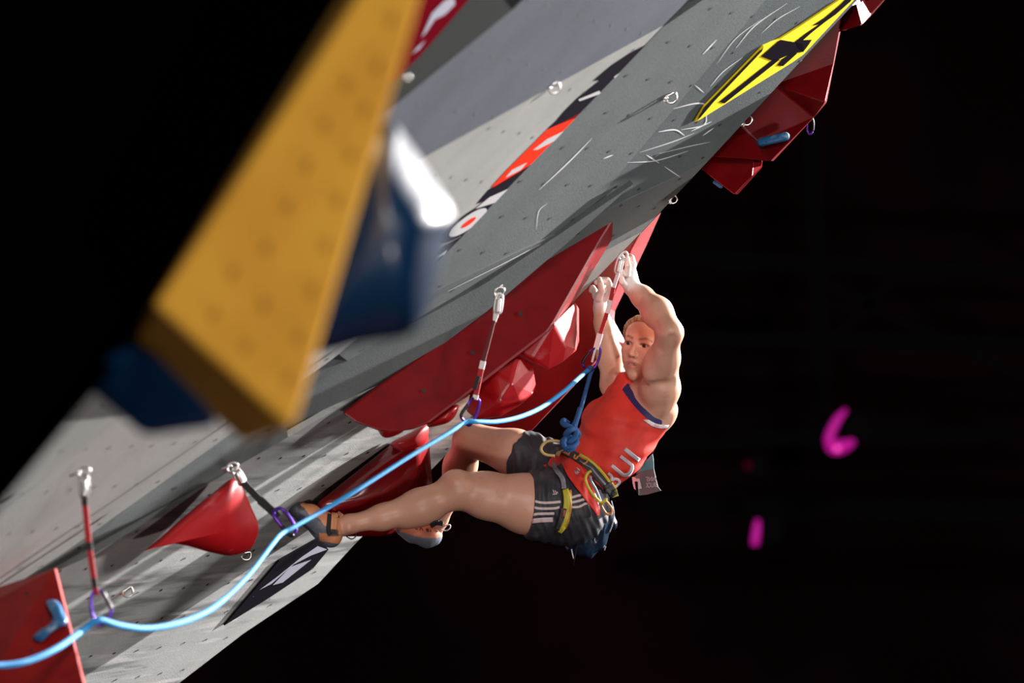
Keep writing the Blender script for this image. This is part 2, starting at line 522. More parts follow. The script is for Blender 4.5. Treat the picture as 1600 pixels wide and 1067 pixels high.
# sponsor print on the pale facet (cut off by the crease)
def cr(x, y, ox=660, oy=60, s=2.884): return (ox + x / s, oy + y / s)
pr = lambda name, pts, mat, lift=0.006: flat(name, [cr(*p) for p in pts], dB, mat, light, lift * 0.35)
pr('print_band', [(1015, 22), (940, 60), (850, 120), (770, 188), (800, 186), (700, 265), (640, 325), (600, 372), (560, 408), (640, 375), (720, 345), (830, 260), (930, 150)], m_sign_black)
pr('print_streak', [(795, 232), (700, 272), (705, 280), (800, 246)], m_print_white, .009)
pr('print_streak', [(905, 140), (860, 170), (865, 180), (915, 150)], m_print_white, .009)
pr('print_band', [(715, 330), (640, 372), (560, 410), (470, 500), (390, 580), (308, 668), (360, 655), (470, 590), (560, 520), (660, 430)], m_print_red)
pr('print_streak', [(640, 412), (560, 450), (495, 500), (515, 498), (600, 455), (650, 425)], m_print_white, .009)
pr('print_streak', [(470, 555), (400, 590), (370, 625), (440, 590)], m_print_white, .009)
pr('print_band', [(520, 545), (440, 595), (300, 678), (245, 742), (330, 715), (420, 660), (500, 590)], m_sign_black)
pr('print_streak', [(390, 672), (300, 712), (235, 765), (330, 735), (420, 690)], m_print_white, .009)
def ell_pts(cx, cy, a, b, ang, n=28):
    return [(cx + a * math.cos(t) * math.cos(ang) - b * math.sin(t) * math.sin(ang), cy + a * math.cos(t) * math.sin(ang) + b * math.sin(t) * math.cos(ang)) for t in np.linspace(0, 2 * math.pi, n, endpoint=False)]
ea = math.atan2(-180, 245)
pr('print_ring', ell_pts(203, 826, 155, 34, ea), m_sign_black, .007)
pr('print_ring', ell_pts(203, 826, 103, 27, ea), m_print_white, .010)
pr('print_dot', ell_pts(205, 825, 40, 9, ea), m_print_red, .013)
pr('print_band', [(190, 882), (110, 925), (40, 985), (20, 1020), (80, 985), (160, 930)], m_sign_black)
pr('print_streak', [(110, 950), (60, 985), (45, 1000), (100, 970)], m_print_white, .009)

# red banner at the top of the charcoal facet
ban = flat('sponsor_banner', [(640, -60), (790, -60), (727, 2), (690, 45), (655, 85), (637, 103), (610, 130), (590, 120)], dDk, m_banner_red, None, 0.004, 0.004)
tag(ban, 'dark red banner with lilac lettering at the top beside the yellow volume', 'banner')
flat('letter', [(672, 20), (690, 2), (706, -8), (708, 6), (692, 22), (676, 30), (664, 48), (655, 58)], dDk, m_sign_lilac, ban, 0.007)
flat('letter', [(662, 62), (650, 72), (640, 84), (652, 76)], dDk, m_sign_lilac, ban, 0.007)

# yellow diamond board and black diamond board
def c1(x, y): return (1080 + x / 3.334, y / 3.334)
yd = flat('diamond_sign', [c1(*p) for p in [(14, 628), (60, 550), (370, 233), (455, 196), (560, 130), (762, -5), (860, -50), (880, -70), (835, 0), (580, 275), (520, 318), (45, 612)]], dA2, m_sign_yellow, None, 0.004, 0.006)
tag(yd, 'long yellow diamond sign with black bar logo near the wall edge', 'sign')
for pts in [[(14, 628), (60, 550), (370, 233), (360, 258), (110, 520), (42, 600)],
            [(138, 522), (165, 530), (455, 300), (420, 300)], [(355, 285), (455, 198), (535, 212), (572, 218), (575, 262), (522, 268), (440, 303), (408, 305)],
            [(548, 196), (575, 200), (620, 198), (605, 222), (575, 262), (545, 240), (530, 212)], [(440, 332), (465, 300), (520, 266), (545, 268), (470, 336)],
            [(545, 200), (590, 165), (660, 118), (625, 124), (690, 82), (770, 15), (805, -20), (850, -40), (820, 0), (745, 66), (690, 105), (625, 156), (575, 200)]]:
    flat('logo_bar', [c1(*p) for p in pts], dA2, m_sign_black, yd, 0.0085)
def c5(x, y): return (320 + x / 3.679, 700 + y / 3.679)
bd = flat('diamond_sign', [c5(*p) for p in [(105, 1012), (420, 640), (650, 510), (705, 575), (615, 685), (360, 855)]], dC, m_sign_black, None, 0.004, 0.006)
tag(bd, 'black diamond sign with silver slanted bars below the climbing shoe', 'sign')
for pts in [[(305, 805), (400, 735), (545, 618), (640, 553), (695, 572), (600, 608), (500, 660), (375, 770)], [(382, 778), (485, 672), (605, 630), (530, 690), (440, 762)]]:
    flat('logo_bar', [c5(*p) for p in pts], dC, m_sign_lilac, bd, 0.0085)
for p in [(270, 842), (607, 682), (360, 858)]:
    x, y = c5(*p)
    flat('screw', [(x + 1.3 * math.cos(t), y + 1.0 * math.sin(t)) for t in np.linspace(0, 5.5, 8)], dC, m_steel, bd, 0.0095)

# ---- dark foreground wall at the left, and what is mounted on it
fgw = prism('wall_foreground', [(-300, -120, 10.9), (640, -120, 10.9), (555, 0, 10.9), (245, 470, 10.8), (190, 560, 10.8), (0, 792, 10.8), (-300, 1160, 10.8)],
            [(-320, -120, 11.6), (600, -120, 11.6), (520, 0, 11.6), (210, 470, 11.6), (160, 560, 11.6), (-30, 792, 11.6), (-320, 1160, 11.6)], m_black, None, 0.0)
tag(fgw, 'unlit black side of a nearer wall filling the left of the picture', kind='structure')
dY2 = plane3((690, -120, 10.45), (240, 476, 10.55), (455, 672, 10.28))
yv = prism('angular_volume', [(632, -120, dY2(632, -120)), (690, -120, 10.45), (470, 635, dY2(470, 635)), (455, 672, 10.28), (240, 476, 10.55)],
           [(600, -120, 11.0), (640, -120, 11.0), (430, 640, 10.85), (382, 694, 10.78), (195, 540, 10.95)], m_yellow, None, 0.012, segs=3)
tag(yv, 'large blurred yellow wedge volume with bolt holes hanging in the foreground', 'volume')
m_yhole = M('hole_brown', (0.36, 0.17, 0.025), 0.8)
for x, y in [(620, 30), (598, 103), (548, 130), (578, 170), (515, 195), (556, 242), (487, 258), (535, 313), (458, 322), (517, 383), (425, 385), (372, 425), (495, 453), (421, 475), (342, 490), (475, 525), (393, 540), (460, 590)]:
    flat('bolt_hole', [(x + 5.5 * math.cos(t), y + 6.5 * math.sin(t)) for t in np.linspace(0, 5.7, 12)], dY2, m_yhole, yv, 0.012)
bh = pillow('blue_hold', [(604, 190), (632, 215), (664, 262), (706, 330), (700, 375), (684, 440), (660, 500), (632, 525), (570, 535), (505, 552), (460, 540), (470, 400), (540, 250)], 10.98, 0.26, 0.12, m_blue, n=4, rings=10, shift=(0, -30))
tag(bh, 'glossy blue hold with a white highlight beside the yellow volume', 'climbing hold')
bh2 = hull('blue_hold', [(135, 605, 10.9), (165, 560, 10.8), (205, 540, 10.78), (250, 560, 10.76), (330, 640, 10.74), (338, 666, 10.8), (290, 668, 10.82), (240, 680, 10.85), (222, 678, 10.85), (190, 650, 10.85), (150, 540, 11.2), (330, 600, 11.2), (230, 660, 11.15)],
           m_blue, None, 0.02, True, 0, segs=4)
tag(bh2, 'dark blue hold under the brown lower face of the yellow volume', 'climbing hold')

# ================================================================== red volumes and holds on the wall
m_red_hazy = M('red_gelcoat_hazy', (0.27, 0.004, 0.007), 0.45, noise=[(14, (0.21, 0.003, 0.005), .45, .7)], spec=0.3, coat=1.0, coat_rough=0.42)  # red gelcoat with a brighter base and a full rough coat
m_red_bright = M('red_gelcoat_bright', (0.30, 0.010, 0.009), 0.5, noise=[(12, (0.24, 0.007, 0.007), .45, .7)], spec=0.12)
# big red volume under the climber's hands
dBig = plane3((560, 655, 18.98), (856, 519, 19.40), (993, 287, 19.78))
fr = [(993, 287), (937, 380), (867, 504), (856, 519), (780, 577), (714, 629), (671, 661), (645, 671), (619, 675), (588, 672), (556, 660), (534, 645), (590, 602), (680, 540), (760, 480), (880, 378)]
bkp = [(999, 290), (951, 383), (901, 466), (880, 500), (800, 560), (730, 620), (680, 650), (652, 662), (625, 666), (600, 664), (570, 654), (545, 640), (600, 604), (690, 543), (770, 482), (888, 381)]
bk = [(x, y, dBig(x, y) + .28) for x, y in bkp]
big = prism('angular_volume', [(x, y, dBig(x, y)) for x, y in fr], bk, m_red, None, 0.008, segs=2)
tag(big, 'huge dark red pointed volume stretching under the wall lip with a pale right flank', 'volume')
for x, y in [(813, 491), (738, 552), (662, 611), (895, 358)]:
    flat('bolt_hole', [(x + 3.2 * math.cos(t), y + 3.4 * math.sin(t)) for t in np.linspace(0, 5.5, 10)], dBig, m_hole, big, 0.004)

# rounded block hold on its flank
sh4 = dBig(866, 505) - 19.36
rb = hull('block_hold', [(x, y, d + sh4) for x, y, d in [(866, 505, 19.35), (899, 471, 19.62), (893, 505, 19.62), (897, 525, 19.62), (902, 541, 19.62), (900, 549, 19.58), (880, 566, 19.46), (856, 578, 19.40), (832, 560, 19.36), (812, 552, 19.36),
                        (884, 540, 19.42), (905, 480, 19.85), (905, 535, 19.85), (860, 560, 19.8), (830, 540, 19.8)]], m_red_chalky, None, 0.010, False, segs=3)
tag(rb, 'red block hold with a pale pink flank bolted under the big red volume', 'climbing hold')
flat('bolt_hole', [(893 + 1.8 * math.cos(t), 483 + 2.2 * math.sin(t)) for t in np.linspace(0, 5.5, 8)], lambda x, y: 19.58 + sh4, m_hole, rb, 0.0)

sh5 = dBig(780, 577) - 19.40
ro = hull('rounded_hold', [(x, y, d + sh5) for x, y, d in [(811, 556, 19.55), (833, 568, 19.62), (837, 600, 19.66), (832, 616, 19.62), (815, 632, 19.55), (782, 651, 19.50), (745, 656, 19.52), (728, 642, 19.55), (735, 610, 19.52), (770, 580, 19.48), (800, 600, 19.46), (780, 630, 19.45),
                           (830, 570, 19.8), (835, 610, 19.8), (780, 650, 19.8), (735, 640, 19.8), (760, 590, 19.8)]], m_red_chalky, None, 0.012, False, segs=3)
tag(ro, 'bright red rounded hold lit behind the third quickdraw', 'climbing hold')
kn = pillow('knob_hold', [(715, 632), (714, 645), (704, 658), (690, 664), (668, 667), (672, 655), (695, 640)], dBig(700, 648) + .1, 0.05, 0.08, m_red_chalky)
tag(kn, 'small pink-red knob hold at the lower end of the big red volume', 'climbing hold')
flat('bolt_hole', [(707 + 1.5 * math.cos(t), 646 + 1.8 * math.sin(t)) for t in np.linspace(0, 5.5, 8)], lambda x, y: dBig(700, 648) + .05, m_hole, kn, 0.012)
kn2 = pillow('knob_hold', [(588, 664), (600, 660), (620, 666), (630, 673), (622, 679), (606, 684), (595, 680)], dBig(605, 670) + .08, 0.04, 0.06, m_red_chalky)
tag(kn2, 'small red knob poking out below the left end of the big red volume', 'climbing hold')

# far red sheet volume behind the climber's hands
dFar = plane3((1000, 366, 20.30), (640, 700, 20.75), (825, 678, 20.75))
ff = [(1000, 366), (880, 478), (760, 590), (660, 680), (690, 712), (800, 692), (826, 678), (922, 574), (944, 548), (962, 532), (948, 505), (952, 482), (988, 388)]
fbp = [(1034, 330), (900, 470), (790, 580), (700, 660), (720, 690), (805, 680), (832, 668), (932, 566), (958, 550), (980, 538), (960, 502), (961, 486), (1012, 380)]
fb = [(x, y, dFar(x, y) + .38) for x, y in fbp]
far = prism('angular_volume', [(x, y, dFar(x, y)) for x, y in ff], fb, m_red_hazy, None, 0.006)
tag(far, 'dark red volume with bright pink edge behind the hands of the climber', 'volume')

# glossy red volume left of the far knee
gd = lambda x, y, o: (x, y, 19.74 + .0014 * (x - 489) + o)
gl = hull('horn_volume', [gd(668, 663, .0), gd(615, 688, .0), gd(545, 748, .0), gd(487, 791, .0), gd(520, 838, .1), gd(600, 838, .1), gd(640, 800, .0), gd(676, 757, .05), gd(673, 735, .05), gd(671, 705, .05),
                          gd(650, 690, -.07), gd(655, 725, -.08), gd(648, 760, -.06), gd(600, 760, -.04), gd(560, 790, -.02), (668, 690, 20.3), (668, 745, 20.3), (560, 780, 20.3), (620, 838, 20.4)], m_red_gloss, None, 0.020, True, segs=4)
tag(gl, 'glossy dark red volume with white reflections left of the bent knee', 'volume')
rg = pillow('ridge', [(668, 663), (640, 676), (610, 693), (628, 706), (652, 702), (667, 688)], lambda x, y: gd(x, y, 0)[2] - .04, .05, .05, m_red_chalky, gl)

# teardrop hold
dT = plane3((363, 747, 18.55), (226, 860, 18.35), (404, 825, 18.75))
td = pillow('teardrop_hold', [(364, 747), (378, 760), (394, 795), (404, 821), (401, 842), (388, 860), (360, 868), (328, 863), (297, 854), (266, 849), (244, 852), (226, 860), (248, 842), (290, 805), (330, 772)],
            dT, 0.10, 0.10, m_red_chalky, shift=(26, 4), n=4, rings=10)
tag(td, 'red teardrop hold with a pink rounded nose below the second quickdraw', 'climbing hold')
flat('bolt_hole', [(381 + 2.4 * math.cos(t), 851 + 1.5 * math.sin(t)) for t in np.linspace(0, 5.5, 8)], lambda x, y: dT(x, y) - 0.06, m_hole, td, 0.0)

# pyramid volume at the lower left
py_ = poly('pyramid_volume', [(86, 887, 17.05), (-40, 955, 17.2), (-40, 1110, 16.75), (139, 1100, 16.55), (89, 887, 17.4), (142, 1100, 17.5), (-40, 930, 17.5), (-40, 1120, 17.5)],
           [(0, 1, 2), (0, 2, 3), (0, 3, 5, 4), (0, 4, 6, 1), (1, 6, 7, 2), (2, 7, 5, 3), (4, 5, 7, 6)], m_red_bright, None, 0.006)
tag(py_, 'blurred red pyramid volume in the lower left corner with two visible faces', 'volume')
dPy = plane3((86, 887, 17.05), (-40, 1110, 16.75), (139, 1100, 16.55))
for x, y in [(46, 931), (52, 1020)]:
    flat('bolt_hole', [(x + 2.4 * math.cos(t), y + 2.8 * math.sin(t)) for t in np.linspace(0, 5.5, 8)], (plane3((86, 887, 17.05), (-40, 955, 17.2), (-40, 1110, 16.75)) if y < 960 else dPy), m_hole, py_, 0.012)
bm_h = pillow('blue_hold', [(74, 937), (85, 936), (94, 943), (100, 957), (106, 969), (101, 977), (90, 982), (76, 993), (64, 1003), (54, 1001), (51, 995), (62, 984), (76, 976), (82, 964), (78, 950), (72, 943)], lambda x, y: dPy(x, y) - 0.005, 0.05, 0.01, m_blue_dusty, n=3, shift=(10, 2), power=0.7)
tag(bm_h, 'blue boomerang hold on the dark face of the red pyramid volume', 'climbing hold')

# cluster at the upper right edge
def up_(x, y, d): return (1080 + x / 3.334, y / 3.334, d)
tv = poly('angular_volume', [up_(792, 45, 19.95), up_(740, 330, 20.0), up_(697, 532, 19.90), up_(430, 440, 20.0), up_(640, 610, 20.02), up_(415, 838, 19.92), up_(350, 742, 20.06), up_(262, 655, 20.05), up_(98, 815, 20.0),
                             up_(800, 50, 20.3), up_(705, 535, 20.3), up_(425, 842, 20.25), up_(98, 815, 20.2), up_(430, 440, 20.2)],
           [(0, 1, 2, 3), (3, 2, 4), (3, 4, 6, 7), (4, 5, 6), (7, 6, 5, 8), (0, 9, 10, 2, 1), (2, 10, 11, 5, 4), (5, 11, 12, 8), (0, 3, 13, 9), (3, 7, 8, 12, 13), (9, 13, 12, 11, 10)], m_red, None, 0.005)
tag(tv, 'faceted dark red volume on the upper wall edge below the yellow diamond', 'volume')
tv2 = poly('angular_volume', [up_(45, 875, 20.05), up_(105, 815, 20.08), up_(328, 832, 20.0), up_(318, 920, 19.96), up_(228, 1016, 19.95), up_(372, 836, 20.25), up_(370, 872, 20.25), up_(240, 1016, 20.3), up_(60, 875, 20.3), up_(330, 836, 20.4)],
           [(0, 1, 2, 3, 4), (2, 5, 6, 3), (3, 6, 7, 4), (0, 4, 7, 8), (0, 8, 9, 5, 2, 1), (5, 9, 8, 7, 6)], m_red_gloss, None, 0.005)
tag(tv2, 'smaller red wedge volume hanging below the faceted volume at the upper edge', 'volume')
tv3 = poly('angular_volume', [up_(780, 162, 20.0), up_(812, 40, 20.05), up_(862, 25, 20.0), up_(890, 130, 19.95), up_(902, 8, 20.25), up_(936, 78, 20.25), up_(1060, -60, 20.3), up_(900, -70, 20.3), up_(800, 160, 20.7), up_(1060, -60, 20.8), up_(930, 90, 20.7)],
           [(0, 1, 2, 3), (2, 4, 5, 3), (4, 7, 6, 5), (0, 3, 10, 8), (3, 5, 10), (5, 6, 9, 10), (1, 7, 4, 2), (0, 8, 9, 6, 7, 1)], m_red, None, 0.004)
tag(tv3, 'red volume with a pale pink face at the very top right of the wall', 'volume')
def capsule(name, a, b, r, mat, parent=None):
    pts, rs = [], []
    A, B = Vector(a), Vector(b)
    ax = (B - A).normalized()
    for k in range(5):
        t = math.pi / 2 * (1 - k / 4)
        pts.append(A - ax * r * math.sin(t)); rs.append(max(r * math.cos(t), r * 0.05))
    for k in range(5):
        t = math.pi / 2 * k / 4
        pts.append(B + ax * r * math.sin(t)); rs.append(max(r * math.cos(t), r * 0.05))
    return tube(name, pts, rs, mat, parent, 12)
bs = capsule('blue_hold', P(1190, 222, 19.98), P(1227, 213, 19.92), 0.0155, m_blue_dusty)
tag(bs, 'light blue bar hold on the faceted red volume', 'climbing hold')
for x, y in [(1197, 222), (1219, 217)]:
    flat('bolt_hole', [(x + 1.3 * math.cos(t), y + 1.5 * math.sin(t)) for t in np.linspace(0, 5.5, 8)], lambda x, y: 19.925, m_hole, bs, 0.0)
bs2 = capsule('blue_hold', P(1117, 284, 20.2), P(1126, 291, 20.2), 0.008, m_blue_dusty)
tag(bs2, 'tiny blue hold peeking out below the smaller red wedge volume', 'climbing hold')

# ================================================================== bolt hangers
def hanger(px, py, d, s, label, ang=0.0, mat=None):
    """ring hanger: a bolt with its plate and a D-shaped ring"""
    mat = mat or m_steel
    k = d / F * s
    h = empty('bolt_hanger', label, 'bolt hanger', 'bolt hangers on the wall')
    ca, sa = math.cos(ang), math.sin(ang)
    def Q(x, y, z=0):
        return P(px, py, d) + Vector(((x * ca - y * sa) * k, z * k, (x * sa + y * ca) * k))
    ring = catmull([(-9, 1, 0), (-2, 5, 1), (6, 9, 2), (9, 5, 3), (9, -3, 3), (3, -8, 2), (-5, -7, 1)], 4, True)
    tube('ring', [Q(*p) for p in ring], 2.1 * k, mat, h, 8, True)
    capsule('bolt', Q(-13, -1, 1), Q(-7, 0, 1), 3.0 * k, mat, h)
    put('plate', mesh([Q(x, y, z) for z in (-1, 1.2) for x, y in ((-12, -6), (-6, -6), (-4, 6), (-11, 7))], [(0, 1, 2, 3), (7, 6, 5, 4), (0, 4, 5, 1), (1, 5, 6, 2), (2, 6, 7, 3), (3, 7, 4, 0)]), mat, h)
    return h
hanger(865, 137, dB(865, 137) - .05, 1.0, 'steel ring hanger on the border of pale and blue grey facets')
hanger(1048, 153, dA(1048, 153) - .05, 0.95, 'steel ring hanger on the mid grey facet left of the scuffs')
hanger(1167, 188, 19.93, 0.85, 'steel ring hanger at the wall edge beside the faceted red volume', 0.6)
hanger(1052, 312, 20.0, 0.65, 'small hanger hooked over the free wall edge above the far red volume', 0.5)
hanger(199, 925, dC(199, 925) - .05, 0.85, 'steel ring hanger on the lower wall right of the first quickdraw', 0.1)
hanger(384, 868, dC(384, 868) - .04, 0.8, 'half hidden hanger behind the rope above the black diamond sign', -0.3)
hanger(637, 121, dDk(640, 120) - .1, 0.6, 'blurred hanger glinting at the right edge of the yellow volume')

# ================================================================== quickdraws
def carabiner(pts, d, r, parent, name='carabiner', gate=None, z=None):
    """closed loop through pixel points; gate = (i, j) indices covered by a dark gate"""
    c = catmull(pts, 6, True)
    n = len(c)
    dd = lambda i: d + 0.012 * math.sin(2 * math.pi * i / n)
    o = tube(name, [P(q[0], q[1], dd(i)) for i, q in enumerate(c)], r, m_purple, parent, 10, True)
    if gate:
        a, b = gate
        g = [P(c[i % n][0], c[i % n][1], dd(i) - 0.002) for i in range(a * 6, b * 6 + 1)]
        tube('gate', g, r * 1.12, m_gate, o, 10)
    return o

def strap(name, a, b, wa, wb, da, db, mat, parent, th=0.006, face=0.25):
    A, B = P(a[0], a[1], da), P(b[0], b[1], db)
    t = (B - A).normalized()
    s = t.cross(Vector((face, 1, 0)).normalized()).normalized()
    u = s.cross(t).normalized()
    v = []
    for q, wd, dd in ((A, wa, da), (B, wb, db)):
        hw = wd * dd / F * 0.5
        for i, j in ((-1, -1), (1, -1), (1, 1), (-1, 1)):
            v.append(q + s * hw * i + u * th * 0.5 * j)
    f = [(0, 1, 2, 3), (7, 6, 5, 4)] + [(i, (i + 1) % 4, (i + 1) % 4 + 4, i + 4) for i in range(4)]
    return put(name, mesh(v, f), mat, parent, bevel=0.0012)

def maillon(parent, a, b, wd, d, mat):
    """oval steel link with a screw sleeve"""
    a, b = np.array(a, float), np.array(b, float)
    t = (b - a) / np.linalg.norm(b - a)
    n = np.array((-t[1], t[0])) * wd * 0.5
    c = catmull([a, a + n * .9 + t * 4, b + n - t * 5, b, b - n - t * 5, a - n * .9 + t * 4], 5, True)
    o = tube('maillon', [P(q[0], q[1], d) for q in c], 2.0 * d / F, mat, parent, 8, True)
    m1, m2 = a + (b - a) * 0.35, a + (b - a) * 0.85
    capsule('sleeve', P(*(m1), d - .006), P(*(m2), d - .006), wd * 0.42 * d / F, mat, o)
    return o

GQ = 'quickdraws along the rope'
# first, far left
q1 = empty('quickdraw', 'blurred red quickdraw with purple carabiner, leftmost on the rope', 'quickdraw', GQ)
d1 = 16.75
tube('hanger_ring', [P(q[0], q[1], d1) for q in ell_pts(131, 738, 10, 7, -.5, 16)], 2.3 * d1 / F, m_steel, q1, 8, True)
capsule('bolt', P(110, 743, d1), P(124, 738, d1), 2.4 * d1 / F, m_steel, q1)
maillon(q1, (131, 741), (132, 778), 13, d1, m_steel)
for a, b, wd, mt in [((131.5, 772), (133, 790), 10, m_sling_black), ((133, 789), (138.5, 848), 9.5, m_sling_red), ((138.5, 846), (140, 860), 10.5, m_sling_black), ((140, 859), (143.5, 882), 9, m_sling_red), ((143, 880), (147, 906), 9, m_sling_red), ((146.5, 903), (149, 920), 9, m_sling_black), ((148.5, 918), (150.5, 930), 9.5, m_sling_red)]:
    strap('sling', a, b, wd, wd, d1, d1, mt, q1)
carabiner([(146, 925), (159, 924), (166, 935), (174, 953), (167, 970), (155, 977), (146, 966), (142, 945)], d1, 2.7 * d1 / F, q1, gate=(1, 3))
# second
q2 = empty('quickdraw', 'black sling quickdraw with purple carabiner swung right towards the shoe', 'quickdraw', GQ)
d2 = 18.35
tube('hanger_ring', [P(q[0], q[1], d2) for q in ell_pts(363, 730, 9, 6.5, -.5, 16)], 2.4 * d2 / F, m_steel, q2, 8, True)
capsule('bolt', P(348, 733, d2), P(360, 728, d2), 2.6 * d2 / F, m_steel, q2)
maillon(q2, (366, 731), (380, 757), 12, d2, m_steel)
strap('sling', (379, 753), (408, 783), 11, 11, d2, d2 - .02, m_sling_black, q2)
strap('sling', (406, 781), (436, 808), 14, 12, d2 - .02, d2 - .05, m_sling_black, q2)
carabiner([(430, 797), (440, 795), (452, 808), (462, 826), (458, 836), (450, 834), (440, 822), (428, 806)], d2 - .06, 2.9 * d2 / F, q2, gate=(4, 6))
# third
q3 = empty('quickdraw', 'dark red quickdraw hanging across the big red volume', 'quickdraw', GQ)
d3 = 18.9
tube('hanger_ring', [P(q[0], q[1], d3) for q in ell_pts(780, 456, 8.5, 6.5, -.6, 16)], 1.9 * d3 / F, m_steel, q3, 8, True)
capsule('bolt', P(772, 454, d3), P(784, 446, d3), 1.5 * d3 / F, m_steel, q3)
maillon(q3, (781, 459), (777, 490), 11, d3, m_steel_dull)
strap('sling', (776, 487), (772.5, 503), 10, 5, d3, d3, m_sling_white, q3)
strap('sling', (772.5, 501), (754, 567), 4.5, 7.5, d3, d3 - .02, m_sling_dark, q3)
strap('sling', (755, 564), (752, 577), 9, 9, d3 - .02, d3 - .02, m_sling_white, q3)
strap('sling', (752, 576), (743, 620), 8.5, 8, d3 - .02, d3 - .03, m_sling_red, q3)
strap('keeper', (748, 588), (741, 608), 6.5, 6.5, d3 - .03, d3 - .035, m_sling_black, q3)
strap('sling', (744, 617), (742, 624), 9, 9, d3 - .03, d3 - .03, m_sling_white, q3)
carabiner([(738, 623), (746, 623), (749, 629), (744, 648), (734, 664), (727, 660), (721, 652), (722, 645), (731, 632)], d3 - .03, 2.4 * d3 / F, q3, gate=(6, 8))
# fourth
q4 = empty('quickdraw', 'red and white quickdraw between the two chalky hands', 'quickdraw', GQ)
d4 = 19.78
tube('hanger_ring', [P(q[0], q[1], d4) for q in ell_pts(974, 400, 7.5, 5.5, -.9, 16)], 1.8 * d4 / F, m_steel_dull, q4, 8, True)
capsule('bolt', P(966, 403, d4), P(974, 395, d4), 1.6 * d4 / F, m_steel_dull, q4)
maillon(q4, (971, 399), (964, 427), 9, d4, m_steel_dull)
for a, b, wd, mt in [((966, 426), (958.5, 450), 6, m_sling_white), ((958.5, 449), (954, 469), 6.5, m_sling_red), ((954.3, 469), (948.5, 490), 7.5, m_sling_white), ((948.5, 489), (937.5, 523), 6.5, m_sling_red), ((937.8, 521), (931, 546), 9.5, m_sling_white), ((930.5, 544), (925, 566), 3.5, m_sling_white)]:
    strap('sling', a, b, wd, wd * .95, d4, d4, mt, q4)
carabiner([(928, 545), (936, 542), (938, 550), (933, 568), (924, 578), (915, 576), (910, 568), (913, 561), (922, 550)], d4, 2.0 * d4 / F, q4, gate=(6, 8))
pc = empty('carabiner', 'purple carabiner dangling from the faceted red volume at the upper right', 'carabiner')
carabiner([(1262, 188), (1268, 184), (1271, 192), (1270, 205), (1265, 210), (1261, 202)], 20.05, 1.5 * 20 / F, pc, 'loop', gate=(1, 3))

# ================================================================== the rope
rp = [(-60, 1034, 16.2), (-10, 1040, 16.3), (40, 1034, 16.38), (90, 1012, 16.5), (130, 984, 16.7), (154, 969, 16.72), (185, 977, 16.8), (230, 982, 16.95), (285, 972, 17.15), (335, 948, 17.4), (385, 902, 17.75), (425, 851, 18.05), (440, 834, 18.2), (458, 824, 18.25),
      (500, 800, 18.35), (560, 764, 18.45), (640, 713, 18.62), (700, 677, 18.76), (727, 660, 18.84), (745, 659, 18.86), (775, 659, 18.95), (810, 652, 19.1), (845, 637, 19.3), (880, 612, 19.5), (905, 590, 19.68), (921, 576, 19.76)]
rope = empty('climbing_rope', 'bright blue rope clipped through the quickdraws up to the climber', 'rope')
rc = catmull(rp, 8)
tube('rope_line', [P(*q) for q in rc], [(0.0078 if q[2] > 17.5 else 0.0098) for q in rc], m_rope, rope, 12)
tube('rope_end', [P(*q) for q in catmull([(921, 574, 19.74), (926, 576, 19.80), (922, 586, 19.8), (915, 612, 19.77), (907, 640, 19.74), (900, 662, 19.71), (896, 676, 19.70)], 6)], 0.0072, m_rope_shaded, rope, 12)
# figure-eight knot and its tail
tube('rope_tail', [P(*q) for q in catmull([(906, 638, 19.73), (901, 655, 19.70), (893, 672, 19.69), (897, 680, 19.68)], 6)], 0.0085, m_rope_shaded, rope, 12)
kp = [(888, 662, 19.70), (881, 657, 19.69), (880, 662, 19.67), (892, 668, 19.66), (902, 674, 19.68), (903, 682, 19.70), (893, 686, 19.68), (884, 680, 19.66), (890, 672, 19.64), (899, 671, 19.66), (900, 680, 19.66), (890, 690, 19.66), (880, 688, 19.68), (880, 696, 19.66), (892, 699, 19.65), (901, 692, 19.67), (897, 684, 19.69), (885, 684, 19.66), (880, 692, 19.64), (886, 702, 19.66), (897, 700, 19.68)]
tube('knot', [P(*q) for q in catmull(kp, 6)], 0.0098, m_rope_shaded, rope, 12)

# ================================================================== the climber
# --- signed-distance body: tapered limbs and ellipsoids blended into one surface
def CV(x, y, z):                              # viewer axes (right, up, towards the viewer) to world
    return np.array((x, -z, y), float)
def nrm(v):
    v = np.array(v, float)
    return v / np.linalg.norm(v)
def A_(v): return np.array(v, float)

class Cone:
    def __init__(s, a, b, ra, rb):
        s.a, s.b, s.ra, s.rb = A_(a), A_(b), ra, rb
    def box(s):
        r = max(s.ra, s.rb)
        return np.minimum(s.a, s.b) - r, np.maximum(s.a, s.b) + r
    def __call__(s, X, Y, Z):
        ab = s.b - s.a
        L2_ = ab @ ab + 1e-12
        t = np.clip(((X - s.a[0]) * ab[0] + (Y - s.a[1]) * ab[1] + (Z - s.a[2]) * ab[2]) / L2_, 0, 1)
        dx, dy, dz = X - s.a[0] - t * ab[0], Y - s.a[1] - t * ab[1], Z - s.a[2] - t * ab[2]
        return np.sqrt(dx * dx + dy * dy + dz * dz) - (s.ra + (s.rb - s.ra) * t)
class Ell:
    def __init__(s, c, axes, r):
        s.c, s.R, s.r = A_(c), np.array(axes, float), np.array(r, float)
    def box(s):
        e = np.sqrt(((s.R * s.r[:, None]) ** 2).sum(0))
        return s.c - e, s.c + e
    def __call__(s, X, Y, Z):
        dx, dy, dz = X - s.c[0], Y - s.c[1], Z - s.c[2]
        k0 = 0; k1 = 0
        for i in range(3):
            q = (dx * s.R[i, 0] + dy * s.R[i, 1] + dz * s.R[i, 2]) / s.r[i]
            k0 = k0 + q * q
            k1 = k1 + (q / s.r[i]) ** 2
        k0 = np.sqrt(k0); k1 = np.sqrt(k1) + 1e-9
        return k0 * (k0 - 1.0) / k1

